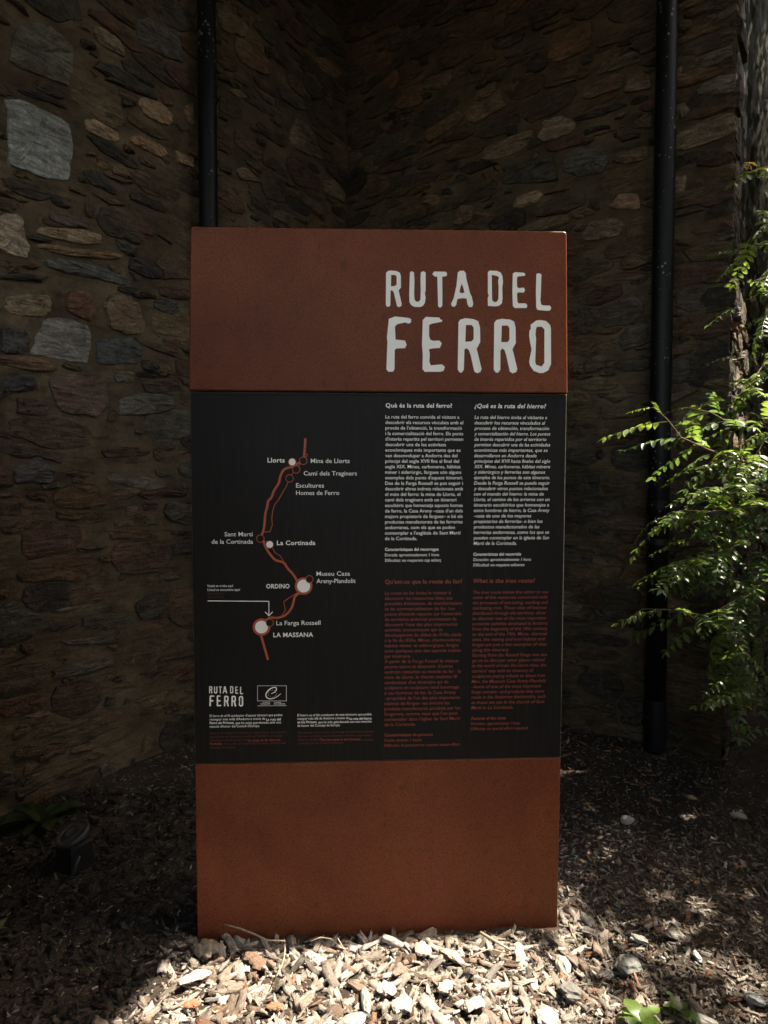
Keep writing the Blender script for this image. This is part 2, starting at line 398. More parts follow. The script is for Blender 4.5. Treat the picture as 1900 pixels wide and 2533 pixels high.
def stone_geo(s, rg, rough=1.0):
    Q = s['out']; n = len(Q); sz = max(max(abs(q[0]) for q in Q), max(abs(q[1]) for q in Q))
    h = (rg.uniform(0.001, 0.017) if not s['hero'] else rg.uniform(0.007, 0.016)) * rough
    mw = max(abs(q[0]) for q in Q); mh = max(abs(q[1]) for q in Q)
    tx = rg.uniform(-1, 1) * min(.10, .006 / mw); tz = rg.uniform(-1, .7) * min(.2, .006 / mh); h += .008
    V = [(x, -0.012, z) for x, z in Q]
    V += [(x * f, h * rg.uniform(.55, .95) + tx * x + tz * z * .6, z * f) for x, z in Q for f in [rg.uniform(.90, .97)]]
    V += [(x * f, h * rg.uniform(.7, 1.3) + rg.uniform(-.0013, .0013) + tx * x + tz * z, z * f) for x, z in Q for f in [rg.uniform(.5, .68)]]
    V.append((0, h * rg.uniform(.85, 1.25), 0))
    Fc = []
    for r0 in (0, n):
        for i in range(n):
            j = (i + 1) % n; Fc.append((r0 + j, r0 + i, r0 + n + i, r0 + n + j))
    for i in range(n): Fc.append((2 * n + (i + 1) % n, 2 * n + i, 3 * n))
    return V, Fc
def build_stones(fr, stones, root, seed, limit, rough=1.0, vis=None):
    rg = random.Random(seed)
    def score(s):
        u, z = s['c']; P = fr.world(u, 0, z); d = P - CAM
        X = 950 + F * d.x / d.y; Y = 1200 - F * d.z / d.y
        Q = s['out']; A = (max(q[0] for q in Q) - min(q[0] for q in Q)) * (max(q[1] for q in Q) - min(q[1] for q in Q)) / d.length_squared
        vis_ = -60 < X < 1960 and -60 < Y < 2300 and not (500 < X < 1370 and 600 < Y)
        return (1 if vis_ else 0, 1 if s['hero'] else 0, A)
    stones.sort(key=score, reverse=True)
    bV, bF, bT = [], [], []
    for i, s in enumerate(stones):
        V, Fc = stone_geo(s, rg, rough); u, z = s['c']
        if i < limit:
            obj('stone', mesh('stone', V, Fc, M_STONE, False, [k * STONE_K * (1.22 if s['hero'] else .8) for k in s['col']]), root, (u, 0, z))
        else:
            b = len(bV); bV += [(x + u, y, zz + z) for x, y, zz in V]; bF += [tuple(k + b for k in f) for f in Fc]; bT += [[k * STONE_K * .8 for k in s['col']]] * len(V)
    if bV:
        o = obj('small_stones', mesh('small_stones', bV, bF, M_STONE, False, np.array(bT)), root); tag(o, kind='stuff')
def mortar_sheet(root, L, H, amp, m, seed, step=0.02, off=0.0045):
    nx, nz = int(L / step), int(H / step); V = []; Fc = []
    for k in range(nz + 1):
        for i in range(nx + 1):
            u, z = i * L / nx, k * H / nz
            a = off + amp * (0.5 * mnoise.noise(Vector((u * 7 + seed, 0, z * 12))) + 0.5 * mnoise.noise(Vector((u * 21, seed, z * 34))))
            V.append((u, a, z))
    for k in range(nz):
        for i in range(nx):
            a = k * (nx + 1) + i; Fc.append((a + 1, a, a + nx + 1, a + nx + 2))
    # body of the wall behind the face
    b = len(V); T = -0.45
    V += [(0, -0.02, 0), (L, -0.02, 0), (L, -0.02, H), (0, -0.02, H), (0, T, 0), (L, T, 0), (L, T, H), (0, T, H)]
    for f in ((4, 5, 6, 7), (0, 4, 7, 3), (1, 2, 6, 5), (3, 7, 6, 2), (0, 1, 5, 4)): Fc.append(tuple(b + q for q in f))
    return obj('mortar', mesh('mortar', V, Fc, m, True), root)

def crop(ox, oy, s, pts): return [(ox + x / s, oy + y / s) for x, y in pts]
c1 = lambda *p: crop(0, 0, 1.746, p); c2 = lambda *p: crop(950, 0, 1.746, p); c3 = lambda *p: crop(0, 560, 3.456, p)
HL = [
 (c1((5,425),(70,425),(150,455),(270,515),(302,545),(315,690),(302,790),(220,790),(110,750),(25,720),(20,600),(25,500)), (.38,.42,.42)),
 (c1((65,120),(150,95),(230,120),(325,215),(305,380),(200,350),(40,290),(25,260)), (.17,.165,.13)),
 (c1((390,110),(440,120),(520,180),(540,255),(480,230),(410,180)), (.24,.20,.14)),
 (c1((580,80),(640,75),(760,150),(800,280),(700,250),(590,190)), (.11,.11,.105)),
 (c1((585,440),(605,420),(690,450),(745,510),(735,550),(690,540),(610,490)), (.40,.28,.19)),
 (c1((785,470),(830,440),(835,545),(810,530)), (.33,.23,.15)),
 (c1((350,515),(400,515),(500,570),(520,610),(500,620),(430,600),(370,570)), (.40,.30,.21)),
 (c1((550,590),(610,590),(700,630),(725,665),(690,685),(620,650),(560,620)), (.38,.25,.16)),
 (c1((740,650),(830,680),(832,730),(770,710)), (.33,.23,.15)),
 (c1((65,385),(150,388),(295,470),(292,482),(200,440),(80,403)), (.05,.05,.05)),
 (c1((340,730),(430,740),(510,840),(490,850),(390,800)), (.055,.053,.05)),
 ([(0,533),(34,527),(57,544),(60,584),(74,608),(65,643),(43,640),(0,622),(-40,600),(-40,550)], (.44,.37,.28)),
 (c3((280,20),(380,10),(700,20),(880,80),(880,160),(750,165),(450,110),(290,70)), (.36,.28,.19)),
 (c3((270,170),(350,140),(700,200),(1040,240),(1050,270),(900,290),(500,240)), (.27,.18,.11)),
 (c3((310,280),(600,290),(900,370),(1140,470),(1100,520),(750,440),(400,360)), (.12,.135,.135)),
 (c3((1090,270),(1250,260),(1390,400),(1370,450),(1220,440),(1090,370)), (.055,.05,.05)),
 (c3((0,600),(200,580),(420,590),(435,680),(380,780),(200,770),(30,740)), (.27,.21,.14)),
 (c3((560,560),(680,540),(790,640),(820,720),(770,830),(660,790),(540,700)), (.17,.09,.06)),
 (c3((340,840),(420,770),(600,780),(760,860),(770,1060),(740,1190),(500,1150),(235,1110),(290,930)), (.28,.275,.255)),
 (c3((0,830),(200,880),(245,930),(230,1090),(0,1100)), (.09,.085,.085)),
 (c3((800,970),(1080,940),(1140,960),(1220,1060),(1180,1180),(800,1180)), (.09,.105,.105)),
 (c3((910,590),(1100,580),(1200,700),(1250,860),(1220,930),(1050,930),(930,870),(870,700)), (.19,.14,.095)),
 (c3((1290,640),(1400,600),(1520,650),(1530,740),(1460,760),(1310,710)), (.08,.08,.07)),
 (c3((0,1290),(230,1260),(310,1330),(290,1400),(150,1420),(0,1390)), (.07,.07,.07)),
 (c3((380,1300),(600,1240),(900,1280),(940,1500),(830,1640),(600,1620),(480,1560)), (.15,.105,.085)),
 (c3((980,1480),(1150,1420),(1430,1440),(1520,1540),(1350,1600),(1000,1620)), (.15,.15,.13)),
 (c3((130,1460),(300,1470),(420,1560),(380,1620),(130,1600)), (.12,.08,.07)),
 (c3((100,2080),(330,1960),(470,2080),(440,2200),(100,2200)), (.12,.12,.12)),
 (c1((1240,590),(1275,490),(1350,570),(1395,700),(1270,650)), (.17,.145,.105)),
 (c1((1385,780),(1440,775),(1490,840),(1480,880),(1400,840)), (.25,.19,.13)),
 (c1((1010,730),(1060,730),(1130,790),(1030,780)), (.24,.19,.13)),
 (c1((1350,250),(1400,250),(1475,320),(1450,350),(1370,300)), (.22,.16,.11)),
 (c1((980,390),(1030,390),(1070,425),(1010,420)), (.30,.23,.15)),
]
HR = [
 (c2((710,200),(900,90),(905,205),(770,270),(705,265)), (.25,.15,.09)),
 (c2((665,600),(690,530),(760,500),(820,520),(838,550),(790,590),(690,620)), (.36,.29,.22)),
 (c2((555,890),(580,850),(680,822),(693,850),(660,890),(560,903)), (.45,.34,.23)),
 (c2((960,900),(1020,840),(1105,835),(1110,912)), (.38,.24,.17)),
 (c2((860,1010),(890,960),(1000,940),(1045,960),(1030,1020),(900,1048),(862,1040)), (.26,.19,.14)),
 (c2((760,740),(800,650),(960,620),(978,700),(950,750),(850,770)), (.13,.13,.11)),
 (c2((505,720),(700,690),(745,680),(757,790),(560,800),(505,800)), (.08,.08,.07)),
 (c2((410,690),(440,640),(600,570),(650,560),(655,600),(570,670),(430,700)), (.23,.18,.13)),
 (c2((855,430),(865,380),(1000,325),(1045,320),(1040,380),(900,435)), (.19,.13,.10)),
 (c2((1030,410),(1055,350),(1150,320),(1160,390)), (.22,.16,.12)),
 (c2((160,390),(200,340),(300,295),(300,350),(250,395)), (.18,.135,.10)),
 (c2((385,440),(400,400),(490,350),(485,400),(430,435)), (.23,.17,.115)),
 (c2((0,350),(60,300),(75,340),(30,400)), (.26,.14,.09)),
 (c2((1250,650),(1250,590),(1480,480),(1525,490),(1525,580),(1300,660)), (.22,.18,.125)),
 (c2((985,700),(1000,665),(1150,630),(1150,690),(1050,715)), (.18,.14,.10)),
 (c2((1080,560),(1090,510),(1160,490),(1160,560)), (.17,.13,.10)),
 (c2((1250,520),(1250,460),(1300,445),(1325,480),(1300,520)), (.23,.19,.145)),
 (c2((165,880),(180,850),(240,845),(250,870),(220,895)), (.25,.17,.11)),
 (c2((280,960),(330,890),(390,885),(385,950),(330,980)), (.23,.17,.115)),
 (c2((1250,840),(1250,770),(1310,758),(1300,830)), (.29,.21,.15)),
 (c2((910,330),(950,270),(1100,225),(1115,270),(1000,310)), (.18,.155,.11)),
 (c2((1320,300),(1350,250),(1500,195),(1520,240),(1420,290)), (.15,.13,.10)),
 (c2((1250,330),(1285,280),(1290,320),(1260,345)), (.30,.21,.14)),
]
def build_walls():
    a = empty('stone_wall', CORNER, FL.rz)
    tag(a, 'left rubble stone wall holding the large blue-grey block, running back to the dark corner', 'wall')
    LL = 6.4
    mortar_sheet(a, LL, WALL_H, 0.009, M_MORTAR, 3.1)
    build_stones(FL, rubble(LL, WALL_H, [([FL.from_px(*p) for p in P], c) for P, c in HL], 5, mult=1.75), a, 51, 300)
    # the added overhead slab that shades the yard lies above these walls
    b = empty('stone_wall', OUTER, FR.rz)
    tag(b, 'right rubble stone wall with small pale pebbles, ending in a mossy corner beside the shrub', 'wall')
    mortar_sheet(b, LEN_R, WALL_H, 0.009, M_MORTAR, 8.7)
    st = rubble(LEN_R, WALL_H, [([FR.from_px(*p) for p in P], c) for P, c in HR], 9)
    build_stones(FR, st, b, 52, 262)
    # return face: built in world axes and parented into the same wall
    inv = Matrix.Translation(OUTER) @ Matrix.Rotation(FR.rz, 4, 'Z'); inv.invert()
    rt = Matrix.Translation(FT.O) @ Matrix.Rotation(FT.rz, 4, 'Z')
    h = mortar_sheet(b, RET_L, WALL_H, 0.030, M_MOSS, 5.2, 0.035, 0.0); h.name = 'return_face'
    h.data.transform(inv @ rt)
    rs = rubble(RET_L, WALL_H, [], 23, 1.0, 9, 1.0); rg = random.Random(77)
    V, Fc, T = [], [], []
    for s in rs:
        if s['c'][1] > 2.3: continue
        v, f = stone_geo(s, rg, 1.25); u, z = s['c']; o = len(V)
        mo = min(1, max(0, (z - 2.05 + .25 * mnoise.noise(Vector((u * 3, z * 3, 0)))) / .25)); md = rg.uniform(.7, 1.3)
        cc = [x * 1.0 * (1 - mo) + m_ * md * mo for x, m_ in zip(s['col'], (.020, .021, .009))]
        for p in v:
            q = inv @ (rt @ Vector((p[0] + u, p[1], p[2] + z))); V.append(q)
        Fc += [tuple(k + o for k in ff) for ff in f]; T += [cc] * len(v)
    o = obj('return_stones', mesh('return_stones', V, Fc, M_STONE, False, np.array(T)), b); tag(o, kind='stuff')
    # corner stones (quoins) wrap the outer edge
    z = -0.05; k = 0
    while z < WALL_H - 0.2:
        hh = rg.uniform(0.06, 0.17); lu = rg.uniform(0.10, 0.30); lv = rg.uniform(0.10, 0.26)
        x0, x1, y0, y1 = -rg.uniform(0.004, 0.03), lu, -lv, rg.uniform(0.004, 0.024)
        g = 5; vv = []; ff = []
        pts = {}
        def vid(i, j, kk):
            if (i, j, kk) not in pts:
                x = x0 + (x1 - x0) * i / 3; y = y0 + (y1 - y0) * j / 3; zz = z + 0.005 + (hh - 0.01) * kk / 2
                nn = mnoise.noise_vector(Vector((x * 14 + k * 3.3, y * 14, zz * 14))) * 0.009
                r = 0.006 * ((i in (0, 3)) + (j in (0, 3)) + (kk in (0, 2)) - 1)
                x += nn.x + (r if i == 0 else -r if i == 3 else 0); y += nn.y + (r if j == 0 else -r if j == 3 else 0); zz += nn.z + (r if kk == 0 else -r if kk == 2 else 0)
                pts[(i, j, kk)] = len(vv); vv.append((x - x0, y, zz - z))
            return pts[(i, j, kk)]
        for j in range(3):
            for kk in range(2): ff.append((vid(0, j, kk), vid(0, j, kk + 1), vid(0, j + 1, kk + 1), vid(0, j + 1, kk)))
        for i in range(3):
            for kk in range(2): ff.append((vid(i, 3, kk), vid(i, 3, kk + 1), vid(i + 1, 3, kk + 1), vid(i + 1, 3, kk)))
            for j in range(3):
                ff.append((vid(i, j, 2), vid(i + 1, j, 2), vid(i + 1, j + 1, 2), vid(i, j + 1, 2))); ff.append((vid(i, j, 0), vid(i, j + 1, 0), vid(i + 1, j + 1, 0), vid(i + 1, j, 0)))
        c = [x * .42 for x in pick(rg)]; obj('stone', mesh('stone', vv, ff, M_STONE, False, c), b, (x0, 0, z)); z += hh; k += 1
build_walls()

def build_added_roof():
    # unseen timber slab added overhead; its right-hand edge is shaped to cut the sunlight
    z0 = 5.0; k = (z0 + 0.03) / math.tan(SUN_EL); off = Vector((math.cos(SUN_AZ) * k, math.sin(SUN_AZ) * k, 0))
    A = Vector((-0.55, 1.9, 0)); D = Vector((0.113, 0.30, 0)).normalized()
    p1 = A - D * 0.75 + off; p2 = A + D * 2.6 + off
    q = p1 - D * 6.0; P = [(-5.0, q.y), (q.x, q.y), (p2.x, p2.y), (1.2, 5.6), (-1.6, 5.6), (-5.0, 1.0)]
    V = [(x, y, z0) for x, y in P] + [(x, y, z0 + 0.14) for x, y in P]; n = len(P)
    Fc = [tuple(range(n - 1, -1, -1)), tuple(range(n, 2 * n))] + [(i, (i + 1) % n, n + (i + 1) % n, n + i) for i in range(n)]
    o = obj('added_roof', mesh('added_roof', V, Fc, M_WOOD)); tag(o, 'unseen dark timber cover added high above the sign to cut the sunlight', 'added_roof')
build_added_roof()

# ------------------------------------------------------------------ downpipes
def tube_geo(path, rad, n=16, cap=True):
    V, Fc = [], []
    for i, p in enumerate(path):
        p = Vector(p); q = Vector(path[min(i + 1, len(path) - 1)]) - Vector(path[max(i - 1, 0)])
        q.normalize(); a = q.orthogonal().normalized(); b = q.cross(a); r = rad[i] if isinstance(rad, (list, tuple)) else rad
        V += [tuple(p + a * (r * math.cos(2 * math.pi * k / n)) + b * (r * math.sin(2 * math.pi * k / n))) for k in range(n)]
    for i in range(len(path) - 1):
        for k in range(n): Fc.append((i * n + k, i * n + (k + 1) % n, (i + 1) * n + (k + 1) % n, (i + 1) * n + k))
    if cap: Fc.append(tuple(range(n - 1, -1, -1))); Fc.append(tuple(range(len(V) - n, len(V))))
    return V, Fc
def downpipe(px, fr, rad, joints, label):
    u, _ = fr.from_px(px, 1200); P = fr.world(u, rad + 0.035, 0)
    r = empty('drainpipe', (P.x, P.y, 0), fr.rz); tag(r, label, 'drainpipe', 'drainpipes on the stone walls')
    V, Fc = tube_geo([(0, 0, 0.05), (0, 0, 1.5), (0, 0, 3.0), (0, 0, 4.99)], rad, 24)
    obj('pipe', mesh('pipe', V, Fc, M_PIPE, True), r)
    for z in joints:
        V, Fc = tube_geo([(0, 0, z), (0, 0, z + .005), (0, 0, z + .07), (0, 0, z + .078)], [rad + .001, rad + .007, rad + .007, rad + .001], 24, False)
        obj('joint_collar', mesh('joint_collar', V, Fc, M_PIPE, True), r)
        V, Fc = tube_geo([(0, -rad, z - .12), (0, -rad - .04, z - .12)], .008, 8)
        V2, F2 = tube_geo([(0, 0, z - .135), (0, 0, z - .105)], rad + .004, 24, False)
        Fc += [tuple(q + len(V) for q in f) for f in F2]; V += V2
        obj('bracket', mesh('bracket', V, Fc, M_BLKMETAL), r)
    V, Fc = tube_geo([(0, 0, 0.26), (0, 0, 0.25), (0, 0, 0.02), (0, 0, 0.0)], [rad + .001, rad + .003, rad + .003, rad + .003], 24)
    obj('foot_socket', mesh('foot_socket', V, Fc, M_PIPE, True), r)
downpipe(498, FL, 0.045, (1.3,), 'black drainpipe on the left wall, rising behind the left end of the sign')
downpipe(1640, FR, 0.0475, (1.15,), 'black drainpipe with white specks on the right wall, beside the shrub')

# ------------------------------------------------------------------ the sign
YAW = R(2.45); SIGN = Vector((-0.011, 1.9156, 0)); SU = Vector((math.cos(YAW), math.sin(YAW), 0)); SN = Vector((math.sin(YAW), -math.cos(YAW), 0))
def S(px, py):
    """photo pixel -> (u, z) on the sign's front plane, metres; z above ground"""
    r = ray(px, py); t = (SIGN - CAM).dot(SN) / r.dot(SN); P = CAM + r * t - SIGN
    return P.dot(SU), P.z
sign = empty('information_sign', SIGN, YAW)
tag(sign, 'tall rust-brown steel sign with a black map and text panel, standing in bark chips', 'sign')
# sign space: x along the face, -y out of the face, z up
def plate(name, corners, front, back, m, parent, bev=0.003, rnd_top=0.0, edge=None):
    P = corners
    if rnd_top:
        tl, tr = P[3], P[2]
        P = [P[0], P[1], (tr[0], tr[1] - rnd_top), (tr[0] - rnd_top * .3, tr[1] - rnd_top * .3), (tr[0] - rnd_top, tr[1]),
             (tl[0] + rnd_top, tl[1]), (tl[0] + rnd_top * .3, tl[1] - rnd_top * .3), (tl[0], tl[1] - rnd_top)]
    n = len(P); cx = sum(p[0] for p in P) / n; cz = sum(p[1] for p in P) / n
    def ins(p): return (p[0] - math.copysign(bev, p[0] - cx), p[1] - math.copysign(bev, p[1] - cz))
    V = [(ins(p)[0], -front, ins(p)[1]) for p in P] + [(p[0], -front + bev, p[1]) for p in P] + [(p[0], -back, p[1]) for p in P]
    Fc = [tuple(range(n))] + [(i + n * k, i + n * (k + 1), (i + 1) % n + n * (k + 1), (i + 1) % n + n * k) for k in (0, 1) for i in range(n)] + [tuple(range(3 * n - 1, 2 * n - 1, -1))]
    mats = [m] if edge is None else [m, edge]
    mi = [0] * len(Fc)
    if edge is not None:
        for i in range(1, n + 1): mi[i] = 1
    return obj(name, mesh(name, V, Fc, mats, False, mi=mi), parent)
TL, TR = S(473, 563), S(1400, 575); ML, MR = S(469, 966), S(1402, 973)
KL, KR = S(470, 967), S(1402, 974); PL, PR = S(482.5, 1890), S(1387, 1873); BL, BR = S(489, 2296), S(1378, 2290)
header = plate('header_plate', [ML, MR, TR, TL], 0.009, -0.05, M_RUST, sign, 0.003, 0.007)
panel = plate('info_panel', [PL, PR, (KR[0], KR[1] - .002), (KL[0], KL[1] - .002)], 0.0, -0.035, M_PANEL, sign, 0.0015, 0.0, M_EDGE)
base = plate('base_plate', [(BL[0], -0.15), (BR[0], -0.15), (PR[0], PR[1] - .0015), (PL[0], PL[1] - .0015)], 0.001, -0.05, M_RUST_BASE, sign, 0.002)
# slim rail under the header, the pale line at the top of the black panel
a, b2 = S(505, 976), S(1395, 982)
V, Fc = tube_geo([(a[0], 0.0, a[1]), ((a[0] + b2[0]) / 2, 0.0, (a[1] + b2[1]) / 2 + .001), (b2[0], 0.0, b2[1])], 0.0016, 6)
obj('panel_rail', mesh('panel_rail', V, Fc, M_BLACKDOT), panel)
V, Fc = [], []
for x0, x1, z0, z1 in ((-0.5, -0.44, -0.1, 1.9), (0.44, 0.5, -0.1, 1.9)):
    o = len(V); V += [(x, y, z) for x in (x0, x1) for y in (0.051, 0.11) for z in (z0, z1)]
    Fc += [tuple(o + q for q in f) for f in ((0, 1, 3, 2), (4, 6, 7, 5), (0, 4, 5, 1), (2, 3, 7, 6), (1, 5, 7, 3), (0, 2, 6, 4))]
obj('back_frame', mesh('back_frame', V, Fc, M_RUST), sign)

# ---- print: polygons with holes through a filled 2D curve
def filled(loops):
    cu = bpy.data.curves.new('tmp', 'CURVE'); cu.dimensions = '2D'; cu.fill_mode = 'BOTH'
    for lp in loops:
        s = cu.splines.new('POLY'); s.points.add(len(lp) - 1); s.use_cyclic_u = True
        for p, q in zip(s.points, lp): p.co = (q[0], q[1], 0, 1)
    return cu
JOBS = []      # (curve data, transform fn, key)
PRINT = {}
def xf_id(off): return lambda co: np.stack([co[:, 0], np.full(len(co), -off), co[:, 1]], 1)
def add_poly(key, loops, off): JOBS.append((filled(loops), xf_id(off), key))
def stroke(pts, wd, close=False):
    """polyline ribbon quads as loops (mitred)"""
    n = len(pts); Lp, Rp = [], []
    for i in range(n):
        a = pts[max(i - 1, 0)]; c = pts[min(i + 1, n - 1)]; p = pts[i]
        d1 = Vector((p[0] - a[0], p[1] - a[1])); d2 = Vector((c[0] - p[0], c[1] - p[1]))
        if d1.length < 1e-9: d1 = d2
        if d2.length < 1e-9: d2 = d1
        d1.normalize(); d2.normalize(); nn = Vector((-(d1.y + d2.y), d1.x + d2.x))
        nn = nn.normalized() if nn.length > 1e-6 else Vector((-d1.y, d1.x)); k = max(0.5, nn.dot(Vector((-d1.y, d1.x))))
        ww = wd[i] if isinstance(wd, (list, tuple)) else wd
        nn = nn * (ww / 2 / k); Lp.append((p[0] + nn.x, p[1] + nn.y)); Rp.append((p[0] - nn.x, p[1] - nn.y))
    return Lp, Rp
RAW = {}
def add_stroke(key, pts, wd, off):
    Lp, Rp = stroke(pts, wd); V, Fc = RAW.setdefault(key, ([], [])); o = len(V); n = len(pts)
    V += [(x, -off, z) for x, z in Lp] + [(x, -off, z) for x, z in Rp]
    Fc += [(o + i, o + n + i, o + n + i + 1, o + i + 1) for i in range(n - 1)]
def smooth_line(pts, it=2):
    for _ in range(it):
        q = [pts[0]]
        for a, c in zip(pts[:-1], pts[1:]):
            q += [(a[0] * .75 + c[0] * .25, a[1] * .75 + c[1] * .25), (a[0] * .25 + c[0] * .75, a[1] * .25 + c[1] * .75)]
        pts = q + [pts[-1]]
    return pts
def disc(key, c, r, off, r_in=0.0, n=40):
    V, Fc = RAW.setdefault(key, ([], [])); o = len(V)
    if r_in <= 0:
        V += [(c[0] + r * math.cos(2 * math.pi * k / n), -off, c[1] + r * math.sin(2 * math.pi * k / n)) for k in range(n)]
        Fc.append(tuple(o + k for k in range(n)))
    else:
        for rr in (r, r_in): V += [(c[0] + rr * math.cos(2 * math.pi * k / n), -off, c[1] + rr * math.sin(2 * math.pi * k / n)) for k in range(n)]
        Fc += [(o + k, o + (k + 1) % n, o + n + (k + 1) % n, o + n + k) for k in range(n)]
TITLE = {
 'R': [[(115,125),(130,110),(155,106),(200,110),(228,125),(236,150),(236,245),(218,270),(243,380),(238,398),(218,404),(205,398),(178,285),(165,268),(152,270),(150,390),(138,402),(122,402),(113,385)], [(157,142),(192,143),(201,158),(201,220),(188,232),(155,235)]],
 'U': [[(310,120),(325,111),(343,122),(347,200),(344,290),(348,345),(362,361),(385,359),(396,340),(398,270),(396,180),(399,122),(418,111),(438,122),(438,270),(432,292),(438,330),(432,370),(418,392),(398,404),(350,404),(322,390),(306,365),(304,300)]],
 'T': [[(493,135),(507,114),(600,116),(613,128),(612,145),(600,154),(574,156),(575,300),(574,395),(556,410),(540,398),(533,156),(515,156),(505,148)]],
 'A': [[(700,125),(715,109),(750,108),(766,128),(770,170),(800,290),(815,320),(827,378),(818,404),(792,404),(780,382),(772,335),(740,332),(698,338),(688,385),(675,402),(655,400),(645,380),(668,330),(690,230)], [(733,213),(745,245),(755,285),(735,292),(714,283),(722,245)]],
 'D': [[(946,120),(960,107),(1020,109),(1050,122),(1065,150),(1070,200),(1064,250),(1066,340),(1060,375),(1035,395),(1005,399),(947,395),(945,330),(953,310),(946,290)], [(978,142),(1000,146),(1025,152),(1037,165),(1030,190),(1034,250),(1032,340),(1018,362),(1000,364),(981,350),(979,250)]],
 'E': [[(1150,130),(1170,119),(1240,124),(1253,138),(1248,149),(1190,155),(1184,170),(1184,235),(1195,250),(1240,245),(1250,265),(1240,286),(1190,285),(1184,300),(1188,360),(1196,374),(1255,374),(1270,390),(1262,412),(1165,413),(1150,395),(1146,270)]],
 'L': [[(1342,135),(1362,128),(1383,138),(1380,260),(1375,350),(1382,385),(1400,391),(1452,392),(1464,410),(1455,432),(1430,435),(1352,428),(1341,408),(1338,270)]],
 'F': [[(138,500),(160,493),(185,482),(250,487),(305,495),(320,505),(318,530),(300,540),(270,530),(205,545),(188,565),(192,670),(270,678),(283,712),(270,740),(200,743),(186,755),(184,910),(172,932),(133,932),(118,910),(126,690),(122,650)]],
 'E2': [[(415,510),(440,484),(550,490),(558,505),(575,510),(570,525),(490,540),(467,550),(466,640),(475,670),(500,680),(550,678),(570,700),(555,738),(500,742),(466,748),(472,790),(468,850),(480,880),(570,872),(595,892),(585,925),(560,933),(430,933),(412,910),(415,800),(408,710),(412,600)]],
 'R2': [[(706,530),(720,507),(765,495),(830,503),(868,520),(882,570),(884,690),(855,745),(895,910),(885,935),(858,945),(835,930),(805,795),(790,755),(770,740),(755,752),(750,915),(735,938),(715,938),(700,915)], [(767,551),(815,551),(830,572),(830,665),(815,684),(762,688)]],
 'R3': [[(998,535),(1015,510),(1060,500),(1130,507),(1160,522),(1172,570),(1174,700),(1147,748),(1187,910),(1178,935),(1148,946),(1125,930),(1095,795),(1083,757),(1065,742),(1049,760),(1048,915),(1030,940),(1010,938),(994,915)], [(1060,556),(1108,555),(1122,575),(1122,670),(1108,690),(1055,690)]],
 'O': [[(1295,550),(1340,515),(1370,510),(1420,518),(1455,550),(1461,580),(1462,870),(1440,920),(1400,942),(1370,944),(1320,925),(1290,880),(1283,850),(1303,750),(1290,690),(1283,640),(1285,600),(1297,580)], [(1338,590),(1345,567),(1385,564),(1408,585),(1407,860),(1385,890),(1340,875),(1333,850),(1340,660),(1335,630)]],
}
for k, loops in TITLE.items():
    add_poly(('letter', k), [[S(920 + x / 3.318, 640 + y / 3.318) for x, y in lp] for lp in loops], 0.0102)
    add_poly(('route_logo', 0), [[S(490 + (102 + (x - 112) * 311 / 1353) / 3.687, 1660 + (137 + (y - 105) * 185 / 840) / 3.687) for x, y in lp] for lp in loops], 0.0012)
# ---- text lines
TEXTS = []     # (key, text, P0, P1, capheight, bold, italic)
def T(key, text, ox, oy, s, x0, y0, x1, cap, bold=0, it=0):
    p0 = S(ox + x0 / s, oy + y0 / s); p1 = S(ox + x1 / s, oy + y0 / s); q = S(ox + x0 / s, oy + (y0 - cap) / s)
    TEXTS.append((key, text, p0, p1[0] - p0[0], q[1] - p0[1], bold, it))
def column(key, ox, oy, s, xa, ya, xb, yb, lines, cap, it):
    n = len(lines)
    for i, (tx, xe) in enumerate(lines):
        f = i / (n - 1); T(key, tx, ox, oy, s, xa + (xb - xa) * f, ya + (yb - ya) * f, xe, cap, 0, it)
K1, K2, K3, K4 = ('text_block', 'cream', 1), ('text_block', 'cream', 2), ('text_block', 'orange', 3), ('text_block', 'orange', 4)
a5 = (930, 970, 4.917)
T(('heading', 'cream', 1), 'Què és la ruta del ferro?', *a5, 118, 186, 925, 50, 1)
column(K1, *a5, 116, 320, 110, 1800, [('La ruta del ferro convida el visitant a',1014),('descobrir els recursos vinculats amb el',1060),('procés de l\'obtenció, la transformació',1045),('i la comercialització del ferro. Els punts',1060),('d\'interès repartits pel territori permeten',1060),('descobrir una de les activitats',851),('econòmiques més importants que es',1028),('van desenvolupar a Andorra des del',990),('principi del segle XVII fins al final del',1010),('segle XIX. Mines, carboneres, hàbitat',1028),('miner i siderúrgic, fargues són alguns',1037),('exemples dels punts d\'aquest itinerari.',1056),('Des de la Farga Rossell es pot seguir i',1057),('descobrir altres indrets relacionats amb',1057),('el món del ferro: la mina de Llorts, el',1025),('camí dels traginers amb un itinerari',977),('escultòric que homenatja aquests homes',1054),('de ferro, la Casa Areny –casa d\'un dels',1054),('majors propietaris de fargues– o bé els',1053),('productes manufacturats de les ferreries',1052),('andorranes, com els que es poden',960),('contemplar a l\'església de Sant Martí',1029),('de la Cortinada.',500)], 38, 0)
T(K1, 'Característiques del recorregut', *a5, 110, 1930, 762, 34, 1); T(K1, 'Durada: aproximadament 1 hora', *a5, 110, 1997, 767, 34); T(K1, 'Dificultat: no requereix cap esforç', *a5, 112, 2063, 792, 34)
a6 = (1150, 970, 4.915)
T(('heading', 'cream', 2), '¿Qué es la ruta del hierro?', *a6, 115, 192, 987, 48, 1, 1)
